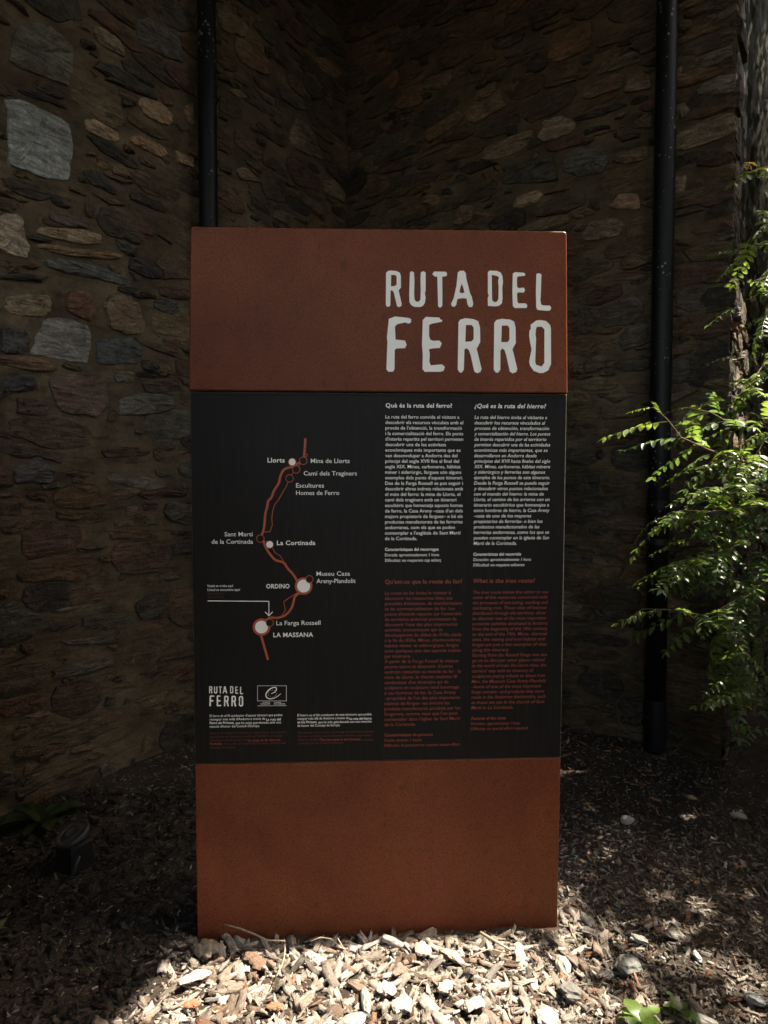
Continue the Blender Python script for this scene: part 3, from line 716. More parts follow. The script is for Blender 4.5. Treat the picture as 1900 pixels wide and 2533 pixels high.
column(K2, *a6, 117, 325, 104, 1857, [('La ruta del hierro invita al visitante a',997),('descubrir los recursos vinculados al',975),('proceso de obtención, transformación',1023),('y comercialización del hierro. Los puntos',1037),('de interés repartidos por el territorio',990),('permiten descubrir una de las actividades',1037),('económicas más importantes, que se',1005),('desarrollaron en Andorra desde',870),('principios del XVII hasta finales del siglo',1035),('XIX. Minas, carboneras, hábitat minero',1035),('y siderúrgico y ferrerías son algunos',975),('ejemplos de los puntos de este itinerario.',1030),('Desde la Farga Rossell se puede seguir',1033),('y descubrir otros puntos relacionados',1008),('con el mundo del hierro: la mina de',957),('Llorts, el camino de los arrieros con un',1028),('itinerario escultórico que homenajea a',1020),('estos hombres de hierro, la Casa Areny',1028),('–casa de uno de los mayores',806),('propietarios de ferrerías- o bien los',943),('productos manufacturados de las',905),('herrerías andorranas, como los que se',1022),('pueden contemplar en la iglesia de San',1022),('Martí de la Cortinada.',627)], 38, 1)
T(K2, 'Características del recorrido', *a6, 102, 1988, 683, 34, 1, 1); T(K2, 'Duración: aproximadamente 1 hora', *a6, 101, 2053, 800, 34, 0, 1); T(K2, 'Dificultad: no requiere esfuerzo', *a6, 100, 2118, 722, 34, 0, 1)
a7 = (930, 1400, 4.608)
T(('heading', 'orange', 3), 'Qu\'est-ce que la route du fer?', *a7, 103, 202, 980, 46, 1)
column(K3, *a7, 103, 327, 97, 1825, [('La route du fer invite le visiteur à',852),('découvrir les ressources liées aux',875),('procédés d\'obtention, de transformation',977),('et de commercialisation du fer. Les',900),('points d\'intérêt répartis sur l\'ensemble',975),('du territoire andorran permettent de',918),('découvrir l\'une des plus importantes',930),('activités économiques qui se',758),('développèrent du début du XVIIe siècle',972),('à la fin du XIXe. Mines, charbonnières,',970),('habitat minier et sidérurgique, forges',940),('sont quelques uns des aspects traités',967),('par itinéraire.',397),('À partir de la Forge Rossell le visiteur',945),('pourra suivre et découvrir d\'autres',873),('endroits rattachés au monde du fer : la',967),('mine de Llorts, le chemin muletier fil',922),('conducteur d\'un itinéraire qui de',827),('sculpture en sculpture rend hommage',947),('à ces hommes de fer, la Casa Areny',910),('–propriété de l\'un des plus importants',957),('maîtres de forges– ou encore les',837),('produits manufacturés produits par les',960),('forgerons, comme ceux que l\'on peut',930),('contempler dans l\'église de Sant Martí',958),('de la Cortinada.',453)], 35, 0)
T(K3, 'Caractéristiques du parcours', *a7, 97, 1942, 647, 31, 1); T(K3, 'Durée: environ 1 heure', *a7, 97, 2002, 522, 31); T(K3, 'Difficulté: le parcours ne requiert aucun effort', *a7, 97, 2060, 955, 31)
a8 = (1140, 1400, 4.607)
T(('heading', 'orange', 4), 'What is the iron route?', *a8, 143, 192, 845, 46, 1, 1)
column(K4, *a8, 137, 317, 118, 1632, [('The iron route invites the visitor to see',993),('some of the resources concerned with',985),('the processes of extracting, working and',990),('marketing iron. These sites of interest',980),('distributed through the territory, allow',967),('to discover one of the most important',970),('economic activities developed in Andorra',985),('from the beginning of the 18th century',985),('to the end of the 19th. Mines, charcoal',983),('sites, the mining and iron habitat and',958),('forges are just a few examples of sites',977),('along this itinerary.',548),('Starting from the Rossell Forge one can',977),('go on to discover other places related',957),('to the world of iron: the Llorts mine, the',973),('carriers\' way with an itinerary of',828),('sculptures paying tribute to these Iron',957),('Men, the Museum Casa Areny-Plandolit',970),('–home of one of the most important',917),('forge owners– and products that were',948),('made in the Andorran blacksmiths, such',965),('as those we see in the church of Sant',953),('Martí in La Cortinada.',597)], 35, 1)
T(K4, 'Features of the route', *a8, 117, 1752, 513, 31, 1, 1); T(K4, 'Duration: approximately 1 hour', *a8, 115, 1812, 680, 31, 0, 1); T(K4, 'Difficulty: no special effort required', *a8, 113, 1870, 763, 31, 0, 1)
m3 = (490, 1050, 3.627)
MAPL = [('Llorts',624,340,778,40,1),('Mina de Llorts',1012,345,1360,38,0),('Camí dels Traginers',948,457,1425,38,0),('Escultures',880,566,1130,38,0),('Homes de Ferro',880,632,1267,38,0),('Sant Martí',238,1003,493,38,0),('de la Cortinada',123,1070,493,38,0),('La Cortinada',708,1081,1053,38,1),('Museu Casa',1063,1357,1363,38,0),('Areny-Plandolit',1063,1423,1413,38,0),('ORDINO',612,1470,822,38,1),('La Farga Rossell',703,1800,1098,38,0),('LA MASSANA',676,1907,1033,38,1)]
for i, (tx, x0, y0, x1, cap, bo) in enumerate(MAPL): T(('map_label', 'cream', i), tx, *m3, x0, y0, x1, cap, bo)
for tx, y0, x0, x1, k, it in (('Vosté es troba aquí', 1458, 83, 315, 'cream', 0), ('Usted se encuentra aquí', 1493, 85, 380, 'cream', 1), ('Vous êtes ici', 1525, 83, 238, 'faded', 0), ('You are here', 1558, 87, 235, 'faded', 1)):
    T(('location_note', k, 0), tx, *m3, x0, y0, x1, 20, 0, it)
b4 = (490, 1660, 3.687)
for k, tx, y, x0, x1, bo in (('cream','El ferro és el fil conductor d\'aquest itinerari que podeu',418,108,768,0),('cream','resseguir més enllà d\'Andorra a través de',450,108,613,0),('cream','La ruta del',450,623,755,1),('cream','Ferro als Pirineus',482,108,325,1),('cream',', que ha estat guardonada amb una',482,327,757,0),('cream','menció d\'honor del Consell d\'Europa.',515,108,562,0),
  ('faded','Avec le fer comme fil conducteur thématique, vous pourrez',575,110,808,0),('faded','poursuivre cet itinéraire au-delà de l\'Andorre, à travers',608,110,768,0),('faded','l\'itinéraire transfrontalier de',640,110,450,0),('orange','La route du fer dans les',640,457,748,1),('orange','Pyrénées',672,110,222,1),('faded','. À laquelle le Conseil de l\'Europe a attribué une',672,225,805,0),('faded','mention d\'honneur.',706,110,345,0)):
    T(('footnote', k, 1), tx, *b4, x0, y, x1, 20, bo)
for k, tx, y, x0, x1, bo in (('cream','El hierro es el hilo conductor de este itinerario que podéis',412,907,1582,0),('cream','reseguir más allá de Andorra a través de',443,907,1375,0),('cream','La ruta del hierro',443,1382,1582,1),('cream','en los Pirineos',475,907,1080,1),('cream',', que ha sido galardonada con una mención',475,1082,1582,0),('cream','de honor del Consejo de Europa.',507,907,1297,0),
  ('faded','The history of iron is the connecting thread of this itinerary',570,908,1602,0),('faded','that you can follow beyond Andorra with the cross-border',603,908,1585,0),('faded','itinerary entitled',635,908,1107,0),('orange','The iron route in the Pyrenees',635,1113,1483,1),('faded',', awarded',635,1485,1600,0),('faded','a mention by the Council of Europe.',667,908,1327,0)):
    T(('footnote', k, 2), tx, *b4, x0, y, x1, 20, bo)
for tx, y, x0, x1 in (('COUNCIL',291,590,657),('OF EUROPE',306,570,658),('CONSEIL',291,693,760),('DE L\'EUROPE',306,693,793)):
    T(('council_logo', 'cream', 0), tx, *b4, x0, y, x1, 11)
def B(x, y): return S(490 + x / 3.687, 1660 + y / 3.687)
px_m = (S(1000, 1400)[0] - S(900, 1400)[0]) / 100      # metres per photo pixel on the sign
KL_ = ('council_logo', 'cream', 0)
for pts in ([(543,133),(806,133),(806,271),(543,271),(543,133)], [(545,316),(807,314)]): add_stroke(KL_, [B(*p) for p in pts], px_m * .8, 0.0012)
ep = smooth_line([B(*p) for p in [(668,205),(700,192),(718,168),(712,147),(688,147),(655,162),(627,190),(617,218),(627,243),(657,255),(692,248),(727,229),(756,203)]], 2)
wd = [px_m * (0.5 + 2.1 * math.sin(math.pi * min(1, .08 + i / (len(ep) - 1) * .92)) ** .7) for i in range(len(ep))]
add_stroke(KL_, ep, wd, 0.0012)
for k in range(12): disc(KL_, B(677 + 37 * math.cos(k * math.pi / 6), 205 - 34 * math.sin(k * math.pi / 6)), px_m * .75, 0.0014, 0, 8)
# ---- map drawing
def Mp(x, y): return S(490 + x / 3.627, 1050 + y / 3.627)
w1, w2 = px_m * 5.4, px_m * 1.6
for pts in ([(963,125),(958,220),(950,295)], [(920,340),(905,347),(880,354),(845,381),(780,395),(755,425),(735,475),(727,530),(680,590),(660,660),(627,683),(622,740),(602,800),(598,890),(585,960),(568,1000)], [(585,1045),(620,1130),(690,1220),(735,1225),(780,1245),(800,1290),(850,1335),(890,1405)], [(930,1508),(870,1532),(855,1600),(840,1650),(790,1710),(740,1730),(700,1737),(650,1728),(610,1755)], [(562,1880),(628,2110)]):
    add_stroke(('route_line', 'route', len(RAW)), smooth_line([Mp(*p) for p in pts], 2), w1, 0.0008)
for pts in ([(965,262),(980,270),(975,290),(955,308)], [(920,355),(895,378)], [(860,428),(828,456)], [(808,513),(790,560),(765,600),(720,680),(690,715),(672,765),(662,840),(667,900),(645,962),(590,965)], [(665,1100),(690,1150),(735,1175),(770,1230)], [(595,1048),(620,1050)], [(895,1508),(840,1540),(768,1590),(785,1665),(750,1715)]):
    add_stroke(('path_line', 'route', len(RAW)), [Mp(*p) for p in pts], w2, 0.0009)
for pts in ([(87,1582),(636,1586),(636,1712)], [(602,1680),(636,1715),(670,1680)]): add_stroke(('pointer_arrow', 'cream', 0), [Mp(*p) for p in pts], px_m * 1.9, 0.0012)
RINGS = [(948,1449,78,58),(570,1817,78,57),(845,337,36,29),(643,1077,36,29),(945,326,36,0),(881,404,36,0),(822,484,36,0),(560,1023,36,0),(1000,1387,35,0),(644,1778,36,0)]
k_ = px_m / 3.627
for i, (x, y, ro, wi) in enumerate(RINGS):
    off = 0.0012 if wi else 0.0018
    disc(('map_marker', 'route', i), Mp(x, y), ro * k_, off)
    if wi: disc(('map_marker', 'cream', i), Mp(x, y), wi * k_, off + .0003)
    else: disc(('map_marker', 'black', i), Mp(x, y), (ro - 6) * k_, off + .0003)

def finish_print():
    tmp = []
    for cu, fn, key in JOBS:
        o = bpy.data.objects.new('tmp', cu); col.objects.link(o); tmp.append((o, fn, key))
    h = bpy.data.curves.new('tmp', 'FONT'); h.body = 'H'; h.resolution_u = 2
    ho = bpy.data.objects.new('tmp', h); col.objects.link(ho)
    tx = []
    for key, text, p0, wdt, cap, bold, it in TEXTS:
        cu = bpy.data.curves.new('tmp', 'FONT'); cu.body = text; cu.resolution_u = 2; cu.size = 1.0
        if bold: cu.offset = 0.020; cu.space_character = 1.05
        else: cu.offset = {'cream': 0.004, 'orange': 0.002, 'faded': 0.0}.get(key[1], 0.0)
        if it: cu.shear = 0.2
        o = bpy.data.objects.new('tmp', cu); col.objects.link(o); tx.append(o)
    dg = bpy.context.evaluated_depsgraph_get(); dg.update()
    def conv(o):
        me = bpy.data.meshes.new_from_object(o.evaluated_get(dg)); n = len(me.vertices)
        co = np.empty(n * 3, np.float32); me.vertices.foreach_get('co', co); co = co.reshape(-1, 3)
        fs = [tuple(p.vertices) for p in me.polygons]; bpy.data.meshes.remove(me); return co, fs
    hc, _ = conv(ho); CAPH = hc[:, 1].max() - hc[:, 1].min()
    for o, fn, key in tmp:
        co, fs = conv(o); co = fn(co); V, Fc = RAW.setdefault((key[0], 'cream', key[1]), ([], [])); n = len(V)
        V += [tuple(c) for c in co]; Fc += [tuple(i + n for i in f) for f in fs]
    for o, (key, text, p0, wdt, cap, bold, it) in zip(tx, TEXTS):
        co, fs = conv(o)
        if not len(co): continue
        x0, x1 = co[:, 0].min(), co[:, 0].max(); sx = wdt / (x1 - x0); sz = cap / CAPH * (1.06 if cap < 0.012 else 1.0)
        V, Fc = RAW.setdefault(key, ([], [])); n = len(V)
        V += [(p0[0] + (c[0] - x0) * sx, -0.0012, p0[1] + c[1] * sz) for c in co]; Fc += [tuple(i + n for i in f) for f in fs]
    for o in [t[0] for t in tmp] + tx + [ho]:
        d = o.data; bpy.data.objects.remove(o); bpy.data.curves.remove(d)
    mm = {'cream': M_CREAM, 'orange': M_ORANGE, 'faded': M_FADED, 'route': M_ROUTE, 'black': M_PANEL}
    groups = {}
    for (nm, c, i), (V, Fc) in RAW.items(): groups.setdefault((nm, i), []).append((c, V, Fc))
    for (nm, i), L in groups.items():
        V, Fc, mi, mats = [], [], [], []
        for k, (c, v, f) in enumerate(L):
            n = len(V); V += v; Fc += [tuple(q + n for q in ff) for ff in f]; mi += [k] * len(f); mats.append(mm[c])
        me = mesh(nm, V, Fc, mats, False, mi=mi)
        # face outwards
        nrm = np.empty(len(me.polygons) * 3, np.float32); me.polygons.foreach_get('normal', nrm)
        if nrm.reshape(-1, 3)[:, 1].mean() > 0: me.flip_normals()
        obj(nm, me, header if nm == 'letter' else panel)
finish_print()

# ------------------------------------------------------------------ bark mulch and litter
def chip_templates(seed, n, thick=(0.07, 0.18), curl=0.25):
    """splintered plates of bark: ridged top grid, ragged ends, straight torn sides"""
    r = np.random.RandomState(seed); out = []; nl, nw = 6, 4
    for _ in range(n):
        asp = r.uniform(0.22, 0.62); th = r.uniform(*thick); sk = r.uniform(-.25, .25)
        t0, t1 = r.uniform(.35, 1.0), r.uniform(.25, 1.0); cu = curl * r.uniform(-1, 1.2); bow = r.uniform(-.25, .25)
        e0 = r.uniform(-.10, .10, nw); e1 = r.uniform(-.10, .10, nw); rid = r.uniform(-.055, .055, nw)
        top = []
        for i in range(nl):
            f = i / (nl - 1); w_ = asp * (t0 * (1 - f) ** 1.5 + t1 * f ** 1.5 + 1.3 * f * (1 - f)) * .8
            for q in range(nw):
                g = q / (nw - 1) - .5; x = f - .5 + (e0[q] * (1 - f) ** 2 + e1[q] * f * f) + sk * g * .5
                y = g * w_ + .05 * asp * r.uniform(-1, 1) + bow * (f - .5) ** 2
                z = rid[q] + r.uniform(-.022, .022) + cu * g * g * asp * 1.6 + th * .5 * (1 - .5 * abs(2 * g) ** 2)
                top.append((x, y, z))
        per = [q for q in range(nw)] + [i * nw + nw - 1 for i in range(1, nl)] + [(nl - 1) * nw + q for q in range(nw - 2, -1, -1)] + [i * nw for i in range(nl - 2, 0, -1)]
        bot = [(top[p][0] * .93, top[p][1] * .9, top[p][2] - th * r.uniform(.6, 1.2)) for p in per]
        V = np.array(top + bot); o = nl * nw; m = len(per); Fc = []
        for i in range(nl - 1):
            for q in range(nw - 1):
                a, b, c, d = i * nw + q, (i + 1) * nw + q, (i + 1) * nw + q + 1, i * nw + q + 1
                Fc += [(a, b, c), (a, c, d)]
        for k in range(m):
            k2 = (k + 1) % m; Fc += [(per[k], per[k2], o + k2), (per[k], o + k2, o + k)]
        out.append((V, np.array(Fc)))
    return out
CHIP_T = chip_templates(4, 26)
LITTER_T = chip_templates(8, 12, (0.01, 0.03), 0.7)
CPAL = np.array([(.40,.34,.28),(.33,.27,.215),(.50,.44,.375),(.60,.54,.465),(.24,.17,.125),(.44,.385,.325),(.29,.23,.18),(.16,.105,.075),(.28,.15,.095),(.37,.34,.30)])
CW = np.array([5, 5, 4, 2.4, 2.5, 4, 4, 1.6, .7, 2.]); CW = CW / CW.sum()
def scatter(name, pts, sizes, tilt, temps, cols, material, zl, seed, label=None):
    r = np.random.RandomState(seed); n = len(pts); V, Fc, Tn, Lc = [], [], [], []; base = 0
    which = r.randint(0, len(temps), n)
    for ti, (tv, tf) in enumerate(temps):
        idx = np.where(which == ti)[0]; m = len(idx)
        if not m: continue
        yaw = r.uniform(0, 2 * np.pi, m); ax = r.normal(0, tilt, m); ay = r.normal(0, tilt, m); roll = r.uniform(0, 1, m) < .5
        cy, sy = np.cos(yaw), np.sin(yaw); cx, sx = np.cos(ax), np.sin(ax); cb, sb = np.cos(ay), np.sin(ay)
        Rz = np.zeros((m, 3, 3)); Rz[:, 0, 0] = cy; Rz[:, 0, 1] = -sy; Rz[:, 1, 0] = sy; Rz[:, 1, 1] = cy; Rz[:, 2, 2] = 1
        Rx = np.zeros((m, 3, 3)); Rx[:, 0, 0] = 1; Rx[:, 1, 1] = cx; Rx[:, 1, 2] = -sx; Rx[:, 2, 1] = sx; Rx[:, 2, 2] = cx
        Ry = np.zeros((m, 3, 3)); Ry[:, 1, 1] = 1; Ry[:, 0, 0] = cb; Ry[:, 0, 2] = sb; Ry[:, 2, 0] = -sb; Ry[:, 2, 2] = cb
        A = Rz @ Rx @ Ry * sizes[idx][:, None, None]
        jit = 1 + r.uniform(-.25, .25, (m, 1, 3)); loc = tv[None] * jit
        W = np.einsum('mij,mkj->mki', A, loc); W += pts[idx][:, None, :]
        k = len(tv)
        V.append(W.reshape(-1, 3)); Fc.append((tf[None] + (base + np.arange(m) * k)[:, None, None]).reshape(-1, 3)); base += m * k
        Tn.append(np.repeat(cols[idx], k, 0)); Lc.append((loc * sizes[idx][:, None, None] + r.uniform(-3, 3, (m, 1, 3))).reshape(-1, 3))
    me = fast_mesh(name, np.vstack(V), np.vstack(Fc), material, np.vstack(Tn), np.vstack(Lc))
    o = obj(name, me); tag(o, kind='stuff')
    if label: o['label'] = label
    return o
def gz_arr(P): return np.array([gz(x, y) for x, y in P])
def clear_of_walls(P, m=0.03):
    q = P - np.array([CORNER.x, CORNER.y]); a = q @ np.array([FL.N.x, FL.N.y]) > m
    q = P - np.array([OUTER.x, OUTER.y]); b = (q @ np.array([FR.N.x, FR.N.y]) > m)
    s = P - np.array([SIGN.x, SIGN.y]); u = s @ np.array([SU.x, SU.y]); n = s @ np.array([SN.x, SN.y])
    insign = (np.abs(u) < 0.56) & (n < 0.025) & (n > -0.08)
    return a & b & ~insign
def make_mulch():
    r = np.random.RandomState(3)
    def place(n, x0, x1, y0, y1, edge):
        P = np.stack([r.uniform(x0, x1, n), r.uniform(y0, y1, n)], 1)
        # the mulch bed: full in front of the sign, thinning out to the right
        lim = 0.62 + (1.9 - P[:, 1]) * 0.35 + 0.10 * np.sin(P[:, 1] * 17) + edge * r.normal(0, 1, n)
        left = -.70 + (P[:, 1] - 1.5) * .32 + .03 * np.sin(P[:, 1] * 23) + edge * .35 * r.normal(0, 1, n)  # pale chips stop along the shadow edge, repeating the shade in colour
        return P[(P[:, 0] < lim) & (P[:, 0] > left) & (P[:, 1] < 2.05 + edge * r.normal(0, 1, n)) & clear_of_walls(P)]
    lay = []
    for n, s0, s1, zl, e in ((19000, .008, .024, -.003, .12), (7000, .024, .046, .001, .08), (2600, .042, .078, .004, .05)):
        P = place(n, -1.55, 1.2, 1.32, 2.55, e); sz = r.uniform(s0, s1, len(P)); z = gz_arr(P) + zl + r.uniform(-.004, .008, len(P))
        lay.append((np.column_stack([P, z]), sz))
    pts = np.vstack([a for a, _ in lay]); sz = np.concatenate([b for _, b in lay])
    cols = CPAL[r.choice(len(CPAL), len(pts), p=CW)] * r.uniform(.40, .86, (len(pts), 1)) ** np.where(r.rand(len(pts), 1) < .2, 1.7, 1)
    scatter('bark_mulch', pts, sz, 0.34, CHIP_T, cols, M_CHIP, 0, 5)
    # fine gravelly litter over the bare soil on the right and towards the walls
    P = np.stack([r.uniform(-1.9, 2.3, 30000), r.uniform(1.32, 3.6, 30000)], 1)
    P = P[clear_of_walls(P) & ((P[:, 0] > .35) | (P[:, 1] > 1.9) | (P[:, 0] < -.55))]
    sz = r.uniform(.005, .017, len(P)) * np.where(r.rand(len(P)) < .06, 1.9, 1)
    cols = CPAL[r.choice(len(CPAL), len(P), p=CW)] * r.uniform(.15, .5, (len(P), 1)) * np.where(r.rand(len(P), 1) < .05, 2., 1)
    scatter('soil_crumbs', np.column_stack([P, gz_arr(P) + .002]), sz, 0.5, CHIP_T, cols, M_CHIP, 0, 6)
    P = np.stack([r.uniform(.55, 3.4, 1300), r.uniform(1.4, 4.6, 1300)], 1); P = P[clear_of_walls(P) | (P[:, 0] > OUTER.x + .1)]
    lp = np.array([(.19,.085,.045),(.24,.12,.06),(.15,.075,.045),(.30,.21,.12),(.11,.06,.04)])
    cols = lp[r.randint(0, 5, len(P))] * r.uniform(.7, 1.15, (len(P), 1))
    scatter('leaf_litter', np.column_stack([P, gz_arr(P) + .010]), r.uniform(.015, .04, len(P)), .6, LITTER_T, cols, M_CHIP, 0, 7)
    P = np.stack([r.uniform(.35, 1.9, 11000), r.uniform(1.35, 2.5, 11000)], 1); P = P[clear_of_walls(P)]
    P = P[r.rand(len(P)) < np.clip(1.25 - (P[:, 0] - .4) * .55 - (P[:, 1] - 1.5) * .5, .08, 1)]
    cols = CPAL[r.choice(len(CPAL), len(P), p=CW)] * r.uniform(.11, .44, (len(P), 1))
    scatter('chip_rubble', np.column_stack([P, gz_arr(P) + .003]), r.uniform(.008, .030, len(P)), .45, CHIP_T, cols, M_CHIP, 0, 17)
    # bark chips on the left with the shade darkened into their colour
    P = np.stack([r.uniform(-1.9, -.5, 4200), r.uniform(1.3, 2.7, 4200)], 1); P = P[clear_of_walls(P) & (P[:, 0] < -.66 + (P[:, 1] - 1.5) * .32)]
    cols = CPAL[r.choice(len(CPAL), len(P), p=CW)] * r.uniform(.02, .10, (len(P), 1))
    scatter('shade_dark_chips', np.column_stack([P, gz_arr(P) + .004]), r.uniform(.012, .05, len(P)), .4, CHIP_T, cols, M_CHIP, 0, 16)
make_mulch()

# ------------------------------------------------------------------ single pieces lying on the ground
def big_chip(px, py, length, yaw, tilt, col_, label, wide=1.0, up=.020, cat='bark chip', name='bark_chip'):
    r = np.random.RandomState(int(px * 7 + py)); n, k = 9, 10; V = []; Fc = []
    for i in range(n):
        f = i / (n - 1); x = (f - .5); ww = (0.16 + 0.10 * math.sin(math.pi * f)) * (1 + .25 * r.uniform(-1, 1)) * wide * (0.55 if i in (0, n - 1) else 1)
        for q in range(k):
            a = 2 * math.pi * q / k; rr = 1 + .18 * r.uniform(-1, 1)
            V.append((x * length * (1 + .04 * r.uniform(-1, 1)), ww * math.cos(a) * rr * length, (.42 * ww * math.sin(a) * rr + .06 * math.sin(math.pi * f)) * length))
    for i in range(n - 1):
        for q in range(k): Fc.append((i * k + q, i * k + (q + 1) % k, (i + 1) * k + (q + 1) % k, (i + 1) * k + q))
    Fc.append(tuple(range(k - 1, -1, -1))); Fc.append(tuple(range((n - 1) * k, n * k)))
    P = on_ground(px, py, -0.035); me = mesh(name, V, Fc, M_CHIP, False, [k * .8 for k in col_], lc=np.array(V) + r.uniform(-2, 2, 3))
    o = obj(name, me, None, (P.x, P.y, gz(P.x, P.y) + up)); o.rotation_euler = (r.uniform(-.3, .3), R(tilt), R(yaw)); tag(o, label, cat); return o
g7 = lambda x, y: (450 + x / 1.659, 2150 + y / 1.659)
for (x, y), ln, yaw, tilt, c, lab, wd in (
    ((300, 365), .085, -40, 10, (.20,.125,.085), 'dark brown curved bark chip near the left end of the lit mulch', 1.3),
    ((1385, 345), .075, 85, -28, (.58,.47,.36), 'pale upright wood splinter at the right foot of the sign', .9),
    ((840, 485), .060, 5, 8, (.64,.56,.46), 'whitish blocky bark chip in the middle of the lit mulch', 1.5),
    ((905, 548), .065, 15, -5, (.62,.54,.45), 'broad pale bark chip just in front of the whitish blocky one', 1.7),
    ((990, 318), .060, 10, 12, (.47,.40,.33), 'round knobbly grey bark chip close under the middle of the sign', 1.9),
    ((105, 318), .085, 25, 6, (.30,.25,.20), 'big grey-brown bark lump at the left edge of the sunlight', 1.8),
    ((1085, 480), .070, 60, 15, (.60,.51,.41), 'pale pointed bark chip right of centre in the lit mulch', 1.4),
    ((895, 410), .075, 55, 18, (.24,.18,.14), 'dark ridged bark strip leaning in the upper mulch', .9),
    ((1110, 350), .085, -35, 10, (.45,.37,.29), 'long grey bark chip lying diagonally near the sign foot', 1.0),
    ((55, 440), .105, 40, 8, (.55,.47,.38), 'long frayed pale bark strip by the left shadow edge', .8),
    ((1200, 552), .065, 10, -8, (.62,.54,.44), 'pale squarish bark chip at lower right of the lit mulch', 1.6),
    ((40, 545), .05, 20, 5, (.36,.16,.09), 'small reddish bark chip at the lower left of the lit mulch', 1.3),
    ((385, 560), .055, 10, 10, (.27,.15,.09), 'red-brown flat bark chip at the bottom left of the mulch', 1.2)):
    big_chip(*g7(x, y), ln * .85, yaw, tilt, c, lab, wd)
def pebble(px, py, sx, sy, sz, yaw, c, label, zb=0.03, name='pebble', cat='pebble', up=None):
    r = random.Random(int(px + py * 3)); V = []; Fc = []; n, k = 9, 14; off = Vector((r.uniform(0, 50), r.uniform(0, 50), 0))
    for i in range(n):
        th = math.pi * i / (n - 1)
        for q in range(k):
            a = 2 * math.pi * q / k; d = Vector((math.sin(th) * math.cos(a), math.sin(th) * math.sin(a), math.cos(th)))
            f = 1 + .30 * mnoise.noise(d * 1.7 + off) + .16 * mnoise.noise(d * 3.6 + off); V.append((d.x * sx * f, d.y * sy * f, d.z * sz * f))
    for i in range(n - 1):
        for q in range(k): Fc.append((i * k + q, (i + 1) * k + q, (i + 1) * k + (q + 1) % k, i * k + (q + 1) % k))
    P = on_ground(px, py, zb); o = obj(name, mesh(name, V, Fc, M_PEB, False, [k * .5 for k in c]), None, (P.x, P.y, gz(P.x, P.y) + sz * .6 + (zb if up is None else up) * .4))
    o.rotation_euler = (r.uniform(-.25, .25), r.uniform(-.25, .25), R(yaw)); tag(o, label, cat); return o
g6 = lambda x, y: (1350 + x / 3.016, 1900 + y / 3.016)
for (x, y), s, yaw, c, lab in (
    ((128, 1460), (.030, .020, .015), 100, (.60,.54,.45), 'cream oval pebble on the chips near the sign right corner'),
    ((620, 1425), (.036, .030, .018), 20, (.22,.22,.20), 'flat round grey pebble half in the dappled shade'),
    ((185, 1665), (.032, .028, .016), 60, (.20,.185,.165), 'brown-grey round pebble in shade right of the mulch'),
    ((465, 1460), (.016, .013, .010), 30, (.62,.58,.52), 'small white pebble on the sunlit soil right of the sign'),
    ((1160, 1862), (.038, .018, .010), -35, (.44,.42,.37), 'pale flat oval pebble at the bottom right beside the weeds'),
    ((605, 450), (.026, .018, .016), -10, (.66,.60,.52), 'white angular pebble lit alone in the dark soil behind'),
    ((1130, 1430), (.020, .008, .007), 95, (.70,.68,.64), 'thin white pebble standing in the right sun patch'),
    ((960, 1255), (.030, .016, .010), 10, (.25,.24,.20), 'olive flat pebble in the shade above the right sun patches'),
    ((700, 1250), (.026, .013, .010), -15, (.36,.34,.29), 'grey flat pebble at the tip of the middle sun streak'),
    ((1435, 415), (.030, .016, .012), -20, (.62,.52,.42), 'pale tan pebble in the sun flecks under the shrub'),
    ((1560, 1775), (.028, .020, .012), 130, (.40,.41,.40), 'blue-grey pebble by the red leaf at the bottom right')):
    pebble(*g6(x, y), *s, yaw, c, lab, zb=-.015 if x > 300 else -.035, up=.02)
for (x, y), s, yaw, c, lab in (((690, 622), (.036, .022, .014), 15, (.42,.43,.38), 'pale greenish slate flake at the bottom centre of the mulch'),
                                ((1500, 612), (.034, .026, .016), 40, (.66,.62,.55), 'large whitish pebble at the bottom right of the mulch'),
                                ((755, 530), (.013, .045, .012), 8, (.34,.36,.33), 'long grey-green slate sliver on the lit mulch')):
    pebble(*g7(x, y), *s, yaw, c, lab, zb=-.035, up=.025)
def twig(pts, rad, label, zb=-.02, name='twig', m=None):
    W = [on_ground(*p, zb) for p in pts]; o3 = W[0]
    path = [(p.x - o3.x, p.y - o3.y, rnd.uniform(-.004, .004)) for p in W]
    V, Fc = tube_geo(path, [rad * (1 - .5 * i / len(path)) for i in range(len(path))], 7)
    o = obj(name, mesh(name, V, Fc, m or M_TWIG, True), None, (o3.x, o3.y, zb)); tag(o, label, 'twig'); return o
twig([g7(175,225), g7(240,245), g7(300,272), g7(350,292), g7(422,294), g7(424,330), g7(418,372), g7(400,415), g7(388,442)], .0026, 'pale bent twig lying over the chips at the left foot of the sign', -.012)
twig([g7(640,288), g7(662,318), g7(682,346)], .002, 'short straight pale twig sticking out of the mulch left of centre')
twig([g7(528,292), g7(570,283), g7(610,288), g7(645,308), g7(668,335)], .0016, 'thin arched twig under the foot of the sign left of centre', -.012)
twig([g7(1225,265), g7(1290,300), g7(1352,335)], .0045, 'thick grey stick leaning by the right foot of the sign', -.012)
twig([g7(1178,362), g7(1215,340), g7(1262,326), g7(1305,332), g7(1352,346)], .0018, 'thin curved twig on the chips below the thick grey stick')
twig([g7(955,525), g7(962,490), g7(985,462), g7(1012,450)], .0018, 'small hooked twig in the middle of the lit mulch')
twig([g6(385,1110), g6(415,1160), g6(445,1215)], .0013, 'fine pale stalk on the soil right of the sign', .0)

